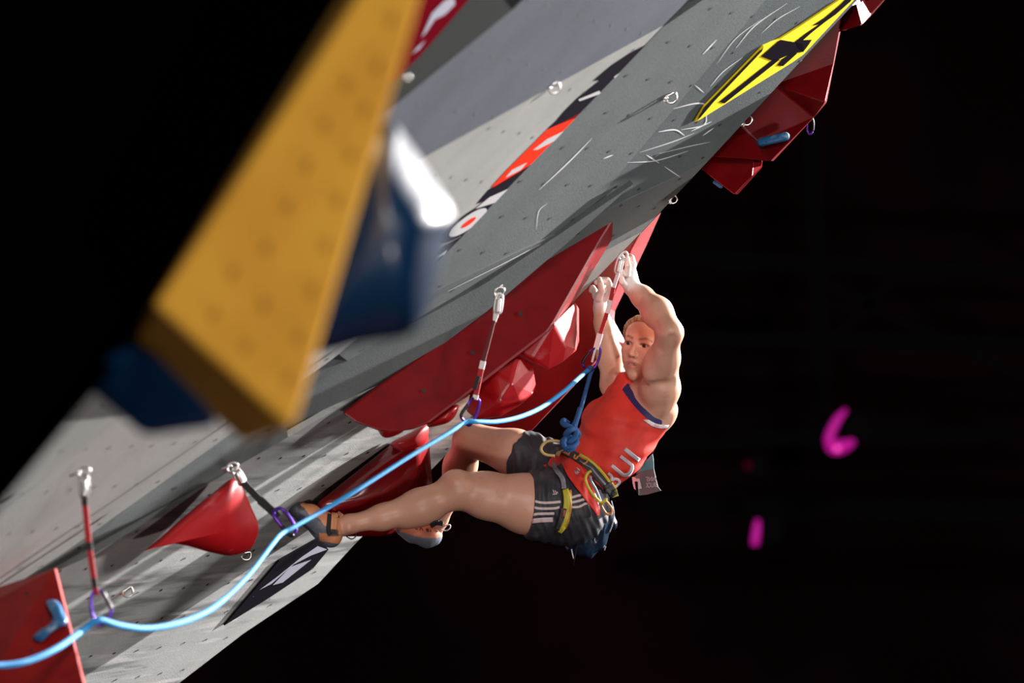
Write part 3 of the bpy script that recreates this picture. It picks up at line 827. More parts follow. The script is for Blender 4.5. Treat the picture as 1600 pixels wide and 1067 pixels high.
class Field:
    def __init__(s, lo, hi, h):
        s.lo, s.h = np.array(lo, np.float64), h
        s.n = np.ceil((np.array(hi) - s.lo) / h).astype(int) + 1
        s.f = np.full(s.n, 0.2, np.float32)
    def sl(s, lo, hi):
        i0 = np.clip(np.floor((lo - s.lo) / s.h).astype(int), 0, s.n - 1)
        i1 = np.clip(np.ceil((hi - s.lo) / s.h).astype(int) + 1, 1, s.n)
        g = [(s.lo[k] + np.arange(i0[k], i1[k]) * s.h).astype(np.float32) for k in range(3)]
        return tuple(slice(i0[k], i1[k]) for k in range(3)), g[0][:, None, None], g[1][None, :, None], g[2][None, None, :]
    def add(s, p, k=0.02, inflate=0.0, sub=False):
        lo, hi = p.box()
        m = k + 0.015 + max(inflate, 0)
        sl, X, Y, Z = s.sl(lo - m, hi + m)
        if any(q.stop <= q.start for q in sl): return
        d = (p(X, Y, Z) - inflate).astype(np.float32)
        a = s.f[sl]
        if sub:
            d = -d
            hh = np.clip(0.5 - 0.5 * (d - a) / k, 0, 1) if k else 0
            s.f[sl] = np.maximum(a, d) if not k else d * (1 - hh) + a * hh + k * hh * (1 - hh)
        else:
            hh = np.clip(0.5 + 0.5 * (d - a) / k, 0, 1)
            s.f[sl] = d * (1 - hh) + a * hh - k * hh * (1 - hh)
    def grids(s):
        g = [(s.lo[k] + np.arange(s.n[k]) * s.h).astype(np.float32) for k in range(3)]
        return g[0][:, None, None], g[1][None, :, None], g[2][None, None, :]

def nets(fd):
    f, h = fd.f, fd.h
    s = f < 0
    cnt = np.zeros(np.array(f.shape) - 1, np.uint8)
    cor = [(i, j, k) for i in (0, 1) for j in (0, 1) for k in (0, 1)]
    nx, ny, nz = f.shape
    for i, j, k in cor:
        cnt += s[i:nx - 1 + i, j:ny - 1 + j, k:nz - 1 + k]
    act = (cnt > 0) & (cnt < 8)
    idx = np.argwhere(act)
    ids = np.full(act.shape, -1, np.int32)
    ids[act] = np.arange(len(idx))
    val = np.stack([f[idx[:, 0] + i, idx[:, 1] + j, idx[:, 2] + k] for i, j, k in cor], 1)
    acc = np.zeros((len(idx), 3)); n_ = np.zeros(len(idx))
    for a in range(8):
        for b in range(a + 1, 8):
            ca, cb = np.array(cor[a]), np.array(cor[b])
            if abs(ca - cb).sum() != 1: continue
            va, vb = val[:, a], val[:, b]
            m = (va < 0) != (vb < 0)
            t = np.where(m, va / np.where(m, va - vb, 1), 0)
            acc += np.where(m[:, None], ca + t[:, None] * (cb - ca), 0)
            n_ += m
    v = fd.lo + (idx + acc / n_[:, None]) * h
    quads = []
    for ax in range(3):
        sa = [slice(None)] * 3; sb = [slice(None)] * 3
        sa[ax] = slice(0, -1); sb[ax] = slice(1, None)
        A, B = s[tuple(sa)], s[tuple(sb)]
        e = np.argwhere(A != B)
        o1, o2 = [(1, 2), (2, 0), (0, 1)][ax]
        ok = (e[:, o1] > 0) & (e[:, o2] > 0) & (e[:, o1] < f.shape[o1] - 1) & (e[:, o2] < f.shape[o2] - 1)
        e = e[ok]
        def cell(d1, d2):
            q = e.copy(); q[:, o1] -= d1; q[:, o2] -= d2
            return ids[q[:, 0], q[:, 1], q[:, 2]]
        q = np.stack([cell(1, 1), cell(0, 1), cell(0, 0), cell(1, 0)], 1)
        flip = ~A[e[:, 0], e[:, 1], e[:, 2]]
        q[flip] = q[flip][:, ::-1]
        quads.append(q)
    q = np.concatenate(quads)
    q = q[(q >= 0).all(1)]
    return v, q

def np_mesh(v, q, colors=None):
    me = bpy.data.meshes.new('m')
    me.vertices.add(len(v))
    me.vertices.foreach_set('co', np.asarray(v, np.float32).ravel())
    me.loops.add(q.size)
    me.loops.foreach_set('vertex_index', q.ravel().astype(np.int32))
    me.polygons.add(len(q))
    me.polygons.foreach_set('loop_start', np.arange(0, q.size, 4, dtype=np.int32))
    me.polygons.foreach_set('loop_total', np.full(len(q), 4, np.int32))
    me.update(calc_edges=True)
    me.validate()
    if colors is not None:
        at = me.color_attributes.new('Col', 'FLOAT_COLOR', 'POINT')
        c = np.ones((len(v), 4), np.float32)
        c[:, :3] = colors
        at.data.foreach_set('color', c.ravel())
    return me

def smooth_verts(v, q, it=2, lam=0.5):
    n = len(v)
    a = np.concatenate([q[:, i] for i in range(4)]); b = np.concatenate([q[:, (i + 1) % 4] for i in range(4)])
    for _ in range(it):
        s_ = np.zeros((n, 3))
        for k in range(3):
            s_[:, k] = np.bincount(a, v[b, k], n) + np.bincount(b, v[a, k], n)
        c = np.bincount(a, minlength=n) + np.bincount(b, minlength=n)
        v = v + lam * (s_ / np.maximum(c, 1)[:, None] - v)
    return v

def pxs(v):                                   # pixel coordinates of many points
    return v[:, 0] / v[:, 1] * F + 800, 533.5 - v[:, 2] / v[:, 1] * F

K = 1 / 450.0                                 # metres per pixel at the climber
# torso axes: up along the spine, front towards the wall, left towards the viewer
t_up = nrm((.61, .79, 0.0)); t_fr = nrm((-.72, .556, .42)); t_lf = np.cross(t_up, t_fr)
TU, TF, TL = CV(*t_up), CV(*t_fr), CV(*t_lf)
TAX = [TL, TF, TU]
torso = [
    (Ell(J(884, 768, .0), TAX, (.150, .108, .105)), .03),
    (Ell(J(917, 738, .0), TAX, (.125, .098, .13)), .06),
    (Ell(J(966, 683, .01), TAX, (.140, .112, .165)), .06),
    (Ell(J(996, 634, .03), TAX, (.145, .092, .085)), .05),
    (Ell(J(950, 657, -.06), TAX, (.060, .045, .06)), .05),
    (Ell(J(940, 650, .07), TAX, (.060, .045, .06)), .05),
    (Cone(J(1026, 645, -.075), J(968, 716, -.085), .045, .045), .05),
    (Cone(J(1024, 640, .10), J(960, 720, .08), .045, .04), .05),
]
legs_near = [
    (Cone(J(893, 792, -.075), J(822, 787, -.115), 52 * K, 45 * K), .04),
    (Cone(J(822, 787, -.115), J(760, 774, -.15), 45 * K, 35 * K), .03),
    (Cone(J(760, 774, -.15), J(718, 765, -.18), 35 * K, 28 * K), .03),
]
shin_near = [
    (Ell(J(712, 757, -.20), [CV(-.7, .7, 0), CV(.7, .7, 0), CV(0, 0, 1)], (24 * K, 22 * K, 24 * K)), .02),
    (Cone(J(718, 767, -.18), J(655, 791, -.20), 25 * K, 26 * K), .03),
    (Cone(J(668, 796, -.18), J(636, 806, -.19), 23 * K, 20 * K), .03),
    (Cone(J(655, 791, -.20), J(598, 808, -.22), 25 * K, 19 * K), .03),
    (Cone(J(598, 808, -.22), J(545, 819, -.24), 18 * K, 13.5 * K), .03),
    (Cone(J(545, 819, -.24), J(522, 826, -.25), 14.5 * K, 15 * K), .02),
    (Ell(J(545, 824, -.268), [CV(1, 0, 0), CV(0, 1, 0), CV(0, 0, 1)], (.012, .014, .012)), .015),
]
legs_far = [
    (Cone(J(868, 742, .09), J(804, 707, .13), 46 * K, 35 * K), .04),
    (Cone(J(804, 707, .13), J(734, 686, .17), 35 * K, 25 * K), .03),
    (Cone(J(734, 686, .17), J(719, 728, .27), 23 * K, 25 * K), .03),
    (Cone(J(719, 728, .27), J(704, 770, .34), 25 * K, 19 * K), .03),
    (Cone(J(704, 770, .34), J(686, 812, .38), 18 * K, 13 * K), .03),
    (Cone(J(686, 812, .38), J(675, 835, .40), 13 * K, 14 * K), .02),
]
arm_near = [
    (Cone(J(1010, 620, -.02), J(1030, 612, -.11), .06, .058), .04),
    (Ell(J(1036, 606, -.12), TAX, (.055, .055, .06)), .04),
    (Cone(J(1030, 606, -.12), J(1038, 560, -.20), 26 * K, 22 * K), .03),
    (Cone(J(1038, 560, -.20), J(1045, 521, -.28), 23 * K, 19 * K), .03),
    (Ell(J(1024, 568, -.19), [CV(.25, .97, 0), CV(.97, -.25, 0), CV(0, 0, 1)], (34 * K, 19 * K, 20 * K)), .014),     # biceps
    (Ell(J(1046, 574, -.15), [CV(.1, 1, 0), CV(1, -.1, 0), CV(0, 0, 1)], (36 * K, 14 * K, 20 * K)), .014),           # triceps
    (Cone(J(1049, 519, -.28), J(1027, 488, -.215), 18.5 * K, 22.5 * K), .025),
    (Cone(J(1027, 488, -.215), J(1004, 464, -.155), 22 * K, 16.5 * K), .03),
    (Cone(J(1004, 464, -.155), J(988, 450, -.125), 16.5 * K, 13 * K), .02),
    (Ell(J(1034, 632, -.105), TAX, (.045, .036, .05)), .02),
    (Ell(J(1038, 652, -.06), TAX, (.045, .034, .06)), .03),                                                           # shoulder blade
]
hand_near = [
    (Ell(J(984, 436, -.125), [CV(-.15, .99, 0), CV(.99, .15, 0), CV(0, 0, 1)], (22 * K, 10.5 * K, .036)), .012),
    (Cone(J(988, 448, -.125), J(986, 428, -.125), 12 * K, 9.5 * K), .012),
]
def finger(pts, r0, r1):
    out = []
    for i in range(len(pts) - 1):
        a = r0 + (r1 - r0) * i / (len(pts) - 1)
        b = r0 + (r1 - r0) * (i + 1) / (len(pts) - 1)
        out.append((Cone(J(*pts[i]), J(*pts[i + 1]), a * K, b * K), .0035 if i else .005))
    return out
for pts in [[(980, 428, -.165), (981, 414, -.178), (979, 404, -.172), (976, 403, -.155)],
            [(986, 426, -.142), (988, 411, -.152), (986, 402, -.145), (981, 400, -.125)],
            [(987, 428, -.116), (990, 413, -.120), (987, 403, -.112), (982, 401, -.095)],
            [(985, 430, -.092), (988, 417, -.094), (985, 409, -.085), (980, 407, -.070)]]:
    hand_near += finger(pts, 5.2, 4.2)
hand_near += finger([(979, 448, -.150), (972, 440, -.165), (970, 430, -.170), (973, 424, -.165)], 5.6, 3.9)
arm_far = [
    (Cone(J(990, 610, .12), J(980, 600, .28), .06, .055), .04),
    (Cone(J(980, 600, .28), J(958, 603, .14), 22 * K, 19 * K), .03),
    (Cone(J(957, 600, .13), J(953, 556, .11), 17 * K, 19 * K), .03),
    (Cone(J(953, 556, .11), J(942, 505, .08), 19 * K, 13 * K), .03),
    (Cone(J(942, 505, .08), J(938, 484, .07), 12.5 * K, 11 * K), .02),
]
hand_far = [
    (Ell(J(938, 472, .06), [CV(.12, .99, 0), CV(.99, -.12, 0), CV(0, 0, 1)], (22 * K, 10.5 * K, .036)), .012),
]
hand_far += finger([(936, 466, .02), (940, 453, .0), (938, 443, -.005), (936.5, 436, .01)], 6.0, 4.2)
for pts in [[(947, 466, .035), (954, 452, .02), (951, 442, .02), (943, 440, .035)],
            [(945, 462, .058), (953, 447, .052), (949, 438, .055), (941, 437, .07)],
            [(938, 460, .085), (943, 447, .092), (938, 439, .098), (932, 441, .10)],
            [(931, 464, .10), (929, 455, .115), (926, 450, .12), (924, 454, .12)]]:
    hand_far += finger(pts, 5.4, 4.3)

# head frame: x = her left, y = where she looks, z = up
h_u = nrm((.17, .985, .0)); h_f = nrm((-.45, .078, .89)); h_l = np.cross(h_u, h_f)
HU, HF, HL = CV(*h_u), CV(*h_f), CV(*h_l)
HAX = [HL, HF, HU]
HO = A_(J(1010, 541, .0))
def H(x, y, z): return HO + HL * x + HF * y + HU * z
def HE(x, y, z, r): return Ell(H(x, y, z), HAX, r)
def HC(a, b, ra, rb): return Cone(H(*a), H(*b), ra, rb)
head = [
    (HE(0, -.012, .028, (.072, .090, .070)), .02),
    (HE(0, .022, -.030, (.061, .066, .072)), .03),
    (HE(0, .034, -.072, (.046, .048, .044)), .03),
    (HC((0, .062, -.100), (0, .066, -.104), .021, .018), .02),
    (HE(0, .036, .045, (.060, .048, .045)), .03),
    (HC((-.036, .062, -.022), (-.030, .056, -.045), .024, .020), .025),
    (HC((.036, .062, -.022), (.030, .056, -.045), .024, .020), .025),
    (HC((-.034, .074, .017), (.034, .074, .017), .011, .011), .018),
    (HC((0, .083, .006), (0, .109, -.034), .0065, .0095), .010),
    (HC((-.009, .096, -.039), (.009, .096, -.039), .0075, .0075), .008),
    (HC((0, .080, -.064), (0, .080, -.074), .016, .016), .015),
    (HC((-.021, .0795, -.0675), (-.004, .0925, -.0615), .0036, .0050), .004),
    (HC((.021, .0795, -.0675), (.004, .0925, -.0615), .0036, .0050), .004),
    (HC((-.017, .0805, -.0755), (.0, .0905, -.0795), .0036, .0055), .004),
    (HC((.017, .0805, -.0755), (.0, .0905, -.0795), .0036, .0055), .004),
    (HE(-.072, .0, -.012, (.010, .018, .030)), .008),
    (HE(.072, .0, -.012, (.010, .018, .030)), .008),
]
neck = [(Cone(H(0, -.015, -.06), J(1003, 612, .07), .050, .058), .035), (Cone(J(1003, 612, .07), J(1000, 630, .05), .058, .07), .04)]

body = Field(A_((-.775, 19.55, -.79)), A_((.64, 20.48, .33)), 0.0034)
for lst in (torso, legs_near, legs_far, neck, arm_far, arm_near, shin_near):
    for p, k in lst:
        body.add(p, k)
for a, b, r in (((1049, 530, -.325), (1040, 588, -.252), .013), ((1016, 603, -.208), (1052, 599, -.195), .010), ((1034, 536, -.32), (1030, 548, -.285), .010)):
    body.add(Cone(J(*a), J(*b), r, r), .02, sub=True)      # grooves between the arm muscles
for p, k in head:
    body.add(p, k)
for sx in (-1, 1):                             # eye sockets, eyelids
    body.add(HE(sx * .031, .090, .001, (.0155, .012, .0095)), .006, sub=True)
body.add(HC((-.012, .0935, -.0715), (.012, .0935, -.0715), .0035, .0035), .002, sub=True)
for sx in (-1, 1):
    body.add(HC((sx * .017, .0815, .0055), (sx * .031, .0835, .0085), .0032, .0035), .003)
    body.add(HC((sx * .031, .0835, .0085), (sx * .045, .0755, .0050), .0035, .0032), .003)
for p, k in hand_near + hand_far:
    body.add(p, k)
bv, bq = nets(body)
bv = smooth_verts(bv, bq, 1, 0.35)
del body

def seg_dist(v, a, b):
    a, b = A_(a), A_(b)
    ab = b - a
    t = np.clip(((v - a) @ ab) / (ab @ ab + 1e-12), 0, 1)
    return np.linalg.norm(v - a - t[:, None] * ab, axis=1)
def mixc(c, m, col):
    m = np.clip(m, 0, 1)[:, None]
    return c * (1 - m) + np.array(col) * m
bc = np.tile(np.array((0.60, 0.325, 0.225)), (len(bv), 1))
# tanned legs, chalked hands
px_, py2 = pxs(bv)
bc = mixc(bc, (760 - px_) / 900 + 0.25 * (py2 > 650), (0.50, 0.25, 0.165))
for ctr, r in ((J(984, 430, -.13), .055), (J(940, 457, .06), .06)):
    dist = np.linalg.norm(bv - A_(ctr), axis=1)
    bc = mixc(bc, 1.15 - (dist - r * .6) / .05, (0.74, 0.66, 0.63))
bc = mixc(bc, 0.5 * np.clip(1 - seg_dist(bv, J(942, 510, .08), J(948, 560, .1)) / .09, 0, 1), (0.55, 0.40, 0.28))
# face colouring
hx = (bv - HO) @ HL; hy = (bv - HO) @ HF; hz = (bv - HO) @ HU
face = (hy > .045) & (abs(hx) < .08) & (abs(hz) < .13)
for sx in (-1, 1):
    b1 = np.minimum(seg_dist(bv, H(sx * .014, .088, .0195), H(sx * .034, .084, .0245)), seg_dist(bv, H(sx * .034, .084, .0245), H(sx * .051, .070, .0185)))
    bc = mixc(bc, face * (1.3 - b1 / .0052), (0.13, 0.062, 0.038))
    l1 = np.minimum(seg_dist(bv, H(sx * .016, .083, .0035), H(sx * .031, .086, .0062)), seg_dist(bv, H(sx * .031, .086, .0062), H(sx * .047, .077, .003)))
    bc = mixc(bc, face * (1.2 - l1 / .0042), (0.05, 0.024, 0.018))
    bc = mixc(bc, face * 0.45 * (1.0 - np.linalg.norm(bv - H(sx * .034, .062, -.035), axis=1) / .03), (0.56, 0.14, 0.10))
    n1 = np.linalg.norm(bv - H(sx * .007, .102, -.0465), axis=1)
    bc = mixc(bc, face * (1.3 - n1 / .0045), (0.12, 0.03, 0.02))
up_l = np.minimum(seg_dist(bv, H(-.021, .081, -.0675), H(-.003, .094, -.062)), seg_dist(bv, H(.021, .081, -.0675), H(.003, .094, -.062)))
lo_l = np.minimum(seg_dist(bv, H(-.017, .082, -.0755), H(0, .093, -.0800)), seg_dist(bv, H(.017, .082, -.0755), H(0, .093, -.0800)))
bc = mixc(bc, face * (1.5 - up_l / .0052), (0.34, 0.075, 0.065))
bc = mixc(bc, face * (1.5 - lo_l / .0060), (0.50, 0.135, 0.115))
gap = seg_dist(bv, H(-.014, .086, -.0712), H(.014, .086, -.0712))
bc = mixc(bc, face * (1.6 - gap / .0042), (0.05, 0.012, 0.012))
# scraped knee
bc = mixc(bc, 0.5 * (1 - np.linalg.norm(bv - A_(J(705, 752, -.24)), axis=1) / .04), (0.45, 0.13, 0.10))

m_skin = M('skin', (.5, .24, .15), 0.42, attr='Col', noise=[(55, (0.48, 0.20, 0.13), 0.58, 0.95)], bump=0.06, bscale=300)
person = empty('person', 'climber in red tank top and dark shorts hanging from the overhang', 'person')
o_body = put('body', np_mesh(bv, bq, bc), m_skin, person, smooth=True)
body_bvh = BVHTree.FromPolygons([tuple(v) for v in bv], [tuple(int(i) for i in f) for f in bq])

# eyes and teeth
m_eye = M('eye', (.8, .8, .8), 0.15, attr='Col')
for sx in (-1, 1):
    c = A_(H(sx * .031, .0725, .0005))
    vv, qq = [], []
    n1, n2 = 16, 24
    look = nrm(HF + HL * -.10 + HU * -.06)
    e1 = nrm(np.cross(look, HU)); e2 = np.cross(e1, look)
    for i in range(n1 + 1):
        a = math.pi * i / n1
        for j in range(n2):
            b = 2 * math.pi * j / n2
            vv.append(c + .0122 * (look * math.cos(a) + (e1 * math.cos(b) + e2 * math.sin(b)) * math.sin(a)))
    for i in range(n1):
        for j in range(n2):
            qq.append((i * n2 + j, i * n2 + (j + 1) % n2, (i + 1) * n2 + (j + 1) % n2, (i + 1) * n2 + j))
    vv = np.array(vv)
    ang = np.arccos(np.clip((vv - c) @ look / .0122, -1, 1))
    ec = np.where((ang < 0.24)[:, None], (.008, .006, .006), np.where((ang < 0.62)[:, None], (.045, .022, .014), (.36, .31, .29)))
    me = np_mesh(vv, np.array(qq), ec)
    put('eye', me, m_eye, person, smooth=True)
put('teeth', tube_mesh([H(-.013, .0835, -.0697), H(-.005, .0895, -.0692), (H(.005, .0895, -.0692)), H(.013, .0835, -.0697)], .0026, 8), M('teeth', (.62, .58, .54), .3), person, smooth=True)

# hair pulled back
class Clip:
    """primitive limited to one side of planes / outside of shapes"""
    def __init__(s, p, planes=(), cuts=(), inflate=0.0):
        s.p, s.planes, s.cuts, s.i = p, planes, cuts, inflate
    def box(s): return tuple(q + sg * s.i for q, sg in zip(s.p.box(), (-1, 1)))
    def __call__(s, X, Y, Z):
        d = s.p(X, Y, Z) - s.i
        for o, n in s.planes:                  # keep where (x - o).n > 0
            d = np.maximum(d, -((X - o[0]) * n[0] + (Y - o[1]) * n[1] + (Z - o[2]) * n[2]))
        for c in s.cuts:
            d = np.maximum(d, -c(X, Y, Z))
        return d
hf = Field(HO - .17, HO + .17, 0.0025)
hl_n = HF * -.846 + HU * .53
hl_o = H(0, .055, .066)
for p, k in [(head[0][0], .01), (head[4][0], .02)]:
    hf.add(Clip(p, [(hl_o, hl_n)], inflate=.014), k)
hf.add(Ell(H(0, -.098, .045), HAX, (.036, .034, .036)), .02)
X, Y, Z = hf.grids()
lx = (X - HO[0]) * HL[0] + (Y - HO[1]) * HL[1] + (Z - HO[2]) * HL[2]
ly = (X - HO[0]) * HF[0] + (Y - HO[1]) * HF[1] + (Z - HO[2]) * HF[2]
lz = (X - HO[0]) * HU[0] + (Y - HO[1]) * HU[1] + (Z - HO[2]) * HU[2]
th = np.arctan2(lx, lz + .03)
hf.f += (0.0007 * np.sin(th * 31 + 30 * ly) + 0.0006 * np.sin(th * 67 - 20 * ly)).astype(np.float32)
hv, hq = nets(hf)
hth = np.arctan2((hv - HO) @ HL, (hv - HO) @ HU + .03)
hc = np.tile(np.array((0.46, 0.32, 0.17)), (len(hv), 1))
hc = mixc(hc, .5 + .5 * np.sin(hth * 83 + 3 * np.sin(hth * 29) + 6 * ((hv - HO) @ HF)), (0.15, 0.09, 0.042))
put('hair', np_mesh(hv, hq, hc), M('hair_blond', (.4, .25, .12), 0.45, attr='Col'), person, smooth=True)

# --- tank top over a navy bra
sh_n = J(1043, 607, -.12); sh_f = J(985, 575, .30)
class Cyl:
    def __init__(s, c, ax, r, side): s.c, s.ax, s.r, s.side = A_(c), nrm(ax), r, side
    def __call__(s, X, Y, Z):
        dx, dy, dz = X - s.c[0], Y - s.c[1], Z - s.c[2]
        t = dx * s.ax[0] + dy * s.ax[1] + dz * s.ax[2]
        rr = np.sqrt(np.maximum(dx * dx + dy * dy + dz * dz - t * t, 0)) - s.r
        return np.maximum(rr, -(t + .12))
def torso_cloth(inflate, armr, wrinkle, h=0.0034, neckr=.070):
    fd = Field(A_((.10, 19.68, -.62)), A_((.58, 20.38, -.08)), h)
    for p, k in torso:
        fd.add(p, k, inflate)
    fd.add(Cone(J(985, 606, .02), J(1018, 622, -.06), .048, .048), .04, inflate)   # strap over the near shoulder
    X, Y, Z = fd.grids()
    f = fd.f
    u = (X - 0) * TU[0] + Y * TU[1] + Z * TU[2]
    fr_ = X * TF[0] + Y * TF[1] + Z * TF[2]
    lf_ = X * TL[0] + Y * TL[1] + Z * TL[2]
    if wrinkle:
        f = f + (wrinkle * (np.sin(62 * u + 30 * fr_ + 14 * lf_) * .55 + np.sin(34 * u - 52 * fr_ + 22 * lf_) * .6 + .35 * np.sin(95 * u + 60 * fr_))).astype(np.float32)
    for c, ax, r in ((sh_n, TL, armr), (sh_f, -TL, armr * .9)):
        cy = Cyl(c, ax, r, 1)
        f = np.maximum(f, -cy(X, Y, Z))
    nk = A_(J(1004, 592, .07))
    f = np.maximum(f, -(np.sqrt((X - nk[0]) ** 2 + (Y - nk[1]) ** 2 + (Z - nk[2]) ** 2) - neckr))
    o = A_(J(893, 762, 0))
    f = np.maximum(f, -((X - o[0]) * TU[0] + (Y - o[1]) * TU[1] + (Z - o[2]) * TU[2]))
    fd.f = f.astype(np.float32)
    v, q = nets(fd)
    return smooth_verts(v, q, 1, .4), q
sv, sq = torso_cloth(.0085, .125, .0042)
scol = np.tile(np.array((0.68, 0.035, 0.018)), (len(sv), 1))
rel = sv - A_(sh_n)
tt = rel @ nrm(TL)
rad = np.sqrt(np.maximum((rel ** 2).sum(1) - tt ** 2, 0))
spx, spy = pxs(sv)
scol = mixc(scol, ((rad < .137) & (tt > -.12) & (spy > 656)) * 1.0, (0.72, 0.62, 0.64))
scol = mixc(scol, ((rad > .137) & (rad < .140) & (tt > -.12) & (spy > 656)) * 1.0, (0.08, 0.02, 0.03))
m_shirt = M('tank_top_red', (.68, .035, .018), 0.65, attr='Col', noise=[(30, (0.56, 0.02, 0.012), .5, .8)], bump=0.1, bscale=700)
o_shirt = put('tank_top', np_mesh(sv, sq, scol), m_shirt, person, smooth=True)
shirt_bvh = BVHTree.FromPolygons([tuple(v) for v in sv], [tuple(int(i) for i in f) for f in sq])
nv, nq = torso_cloth(.0035, .101, 0)
_r = nv - A_(sh_n)
_t = _r @ nrm(TL)
_k = (np.sqrt(np.maximum((_r ** 2).sum(1) - _t ** 2, 0)) < .134) & (_t > -.12)
nq = nq[_k[nq].all(1)]
_u, _inv = np.unique(nq, return_inverse=True)
nv, nq = nv[_u], _inv.reshape(nq.shape)
put('sports_bra', np_mesh(nv, nq), M('bra_navy', (0.012, 0.012, 0.10), 0.6), person, smooth=True)

# --- shorts
hem_n = J(823, 787, -.115); dn = nrm(A_(J(893, 792, -.075)) - A_(J(822, 787, -.115)))
hem_f = J(806, 711, .13); dfv = nrm(A_(J(868, 742, .09)) - A_(J(804, 707, .13)))
waist_o = A_(J(905, 747, 0))
ss = Field(A_((-.02, 19.60, -.78)), A_((.46, 20.34, -.28)), 0.0034)
ss.add(Clip(torso[0][0], [(waist_o, -TU)], inflate=.012), .03)
ss.add(Clip(torso[1][0], [(waist_o, -TU)], inflate=.006), .03)
ss.add(Clip(legs_near[0][0], [(hem_n, dn)], inflate=.016), .03)
ss.add(Clip(legs_near[1][0], [(hem_n, dn)], inflate=.016), .008)
ss.add(Clip(legs_far[0][0], [(hem_f, dfv)], inflate=.014), .03)
ss.add(Cone(J(845, 812, -.12), J(905, 822, -.02), .058, .07), .04)
X, Y, Z = ss.grids()
ss.f = (ss.f + .0032 * (np.sin(135 * X + 15 * Z + 18 * Y) * .7 + np.sin(40 * X - 66 * Z) * .35 + .5 * np.sin(230 * X + 34 * Z + 4 * np.sin(20 * Z)))).astype(np.float32)
f2 = -((X - hem_n[0]) * dn[0] + (Y - hem_n[1]) * dn[1] + (Z - hem_n[2]) * dn[2])
ss.f = np.where(Y < 20.0, np.maximum(ss.f, f2), ss.f).astype(np.float32)
hv2, hq2 = nets(ss)
m_shorts = M('shorts_charcoal', (0.022, 0.023, 0.030), 0.6, noise=[(25, (0.05, 0.052, 0.064), .5, .75)], bump=.15, bscale=600)
o_shorts = put('shorts', np_mesh(smooth_verts(hv2, hq2, 1, .4), hq2), m_shorts, person, smooth=True)
shorts_bvh = BVHTree.FromPolygons([tuple(v) for v in hv2], [tuple(int(i) for i in f) for f in hq2])

def surf(x, y, bvhs, default=19.8):
    r = P(x, y, 1.0)
    n = r.normalized()
    best = None
    for b in bvhs:
        h = b.ray_cast(Vector((0, 0, 0)), n)
        if h[0] is not None and (best is None or h[0].y < best):
            best = h[0].y
    return best if best is not None else default

def ribbon(name, pts, width, bvhs, mat, parent, off=.004, thick=.002, n=8, cross=4, curve=True, default=19.8, depth=None):
    """a strip of cloth or webbing following the surface under a pixel path"""
    c = catmull(pts, n) if curve else [np.array(a) + (np.array(b) - np.array(a)) * k / n for a, b in zip(pts[:-1], pts[1:]) for k in range(n)] + [np.array(pts[-1], float)]
    ws_ = width if isinstance(width, (list, tuple)) else [width, width]
    L = len(c)
    v, f = [], []
    last = None
    for i, q in enumerate(c):
        t = c[min(i + 1, L - 1)] - c[max(i - 1, 0)]
        nn = np.array((-t[1], t[0])) / (np.hypot(*t) + 1e-9)
        s = i / (L - 1) * (len(ws_) - 1)
        k = min(int(s), len(ws_) - 2)
        wd = ws_[k] + (ws_[k + 1] - ws_[k]) * (s - k)
        for j in range(cross + 1):
            p = q + nn * wd * (j / cross - .5)
            d = depth if depth else surf(p[0], p[1], bvhs, None)
            if d is None:
                d = last if last is not None else default
            last = d
            v.append(P(p[0], p[1], d - off))
    m = cross + 1
    for i in range(L - 1):
        for j in range(cross):
            f.append((i * m + j, i * m + j + 1, (i + 1) * m + j + 1, (i + 1) * m + j))
    return put(name, mesh(v, f, fix=False), mat, parent, smooth=True, solid=thick)

# lettering on the side of the tank top: S U I
m_letter = M('letter_silver', (0.50, 0.47, 0.52), 0.6)
def sc(x, y): return (960 + x / 8.889, 680 + y / 8.889)
def zc(x, y): return (840 + x / 6.671, 660 + y / 6.671)
ribbon('letter', [sc(145, 190), sc(345, 350)], 6.2, [shirt_bvh], m_letter, o_shirt, curve=False)
ribbon('letter', [sc(85, 290), sc(190, 375), sc(245, 425), sc(235, 490), sc(190, 545), sc(130, 555), sc(70, 510), sc(0, 450), sc(-40, 420)], 5.2, [shirt_bvh], m_letter, o_shirt, n=5)
ribbon('letter', [zc(735, 530), zc(770, 560), zc(772, 600), zc(800, 590), zc(840, 600), zc(852, 625), zc(835, 655), zc(810, 672)], 4.2, [shirt_bvh], m_letter, o_shirt, n=5)

# red shirt tail hanging out below the harness
m_tail = M('tank_top_tail', (0.68, 0.03, 0.018), 0.6, bump=.1, bscale=500)
tail = ribbon('shirt_tail', [(884, 719), (897, 735), (909, 752), (922, 775), (931, 793), (935, 806)], [16, 26, 26, 19, 11, 3], [shorts_bvh, shirt_bvh], m_tail, o_shirt, off=.016, thick=.003, cross=8)
for pts in [[zc(395, 512), zc(432, 522)], [zc(416, 495), zc(410, 540)], [zc(388, 500), zc(400, 538)], [zc(408, 470), zc(440, 500)]]:
    ribbon('badge', pts, 1.6, [shorts_bvh, shirt_bvh], m_letter, o_shirt, off=.022, thick=.001, n=2, curve=False)

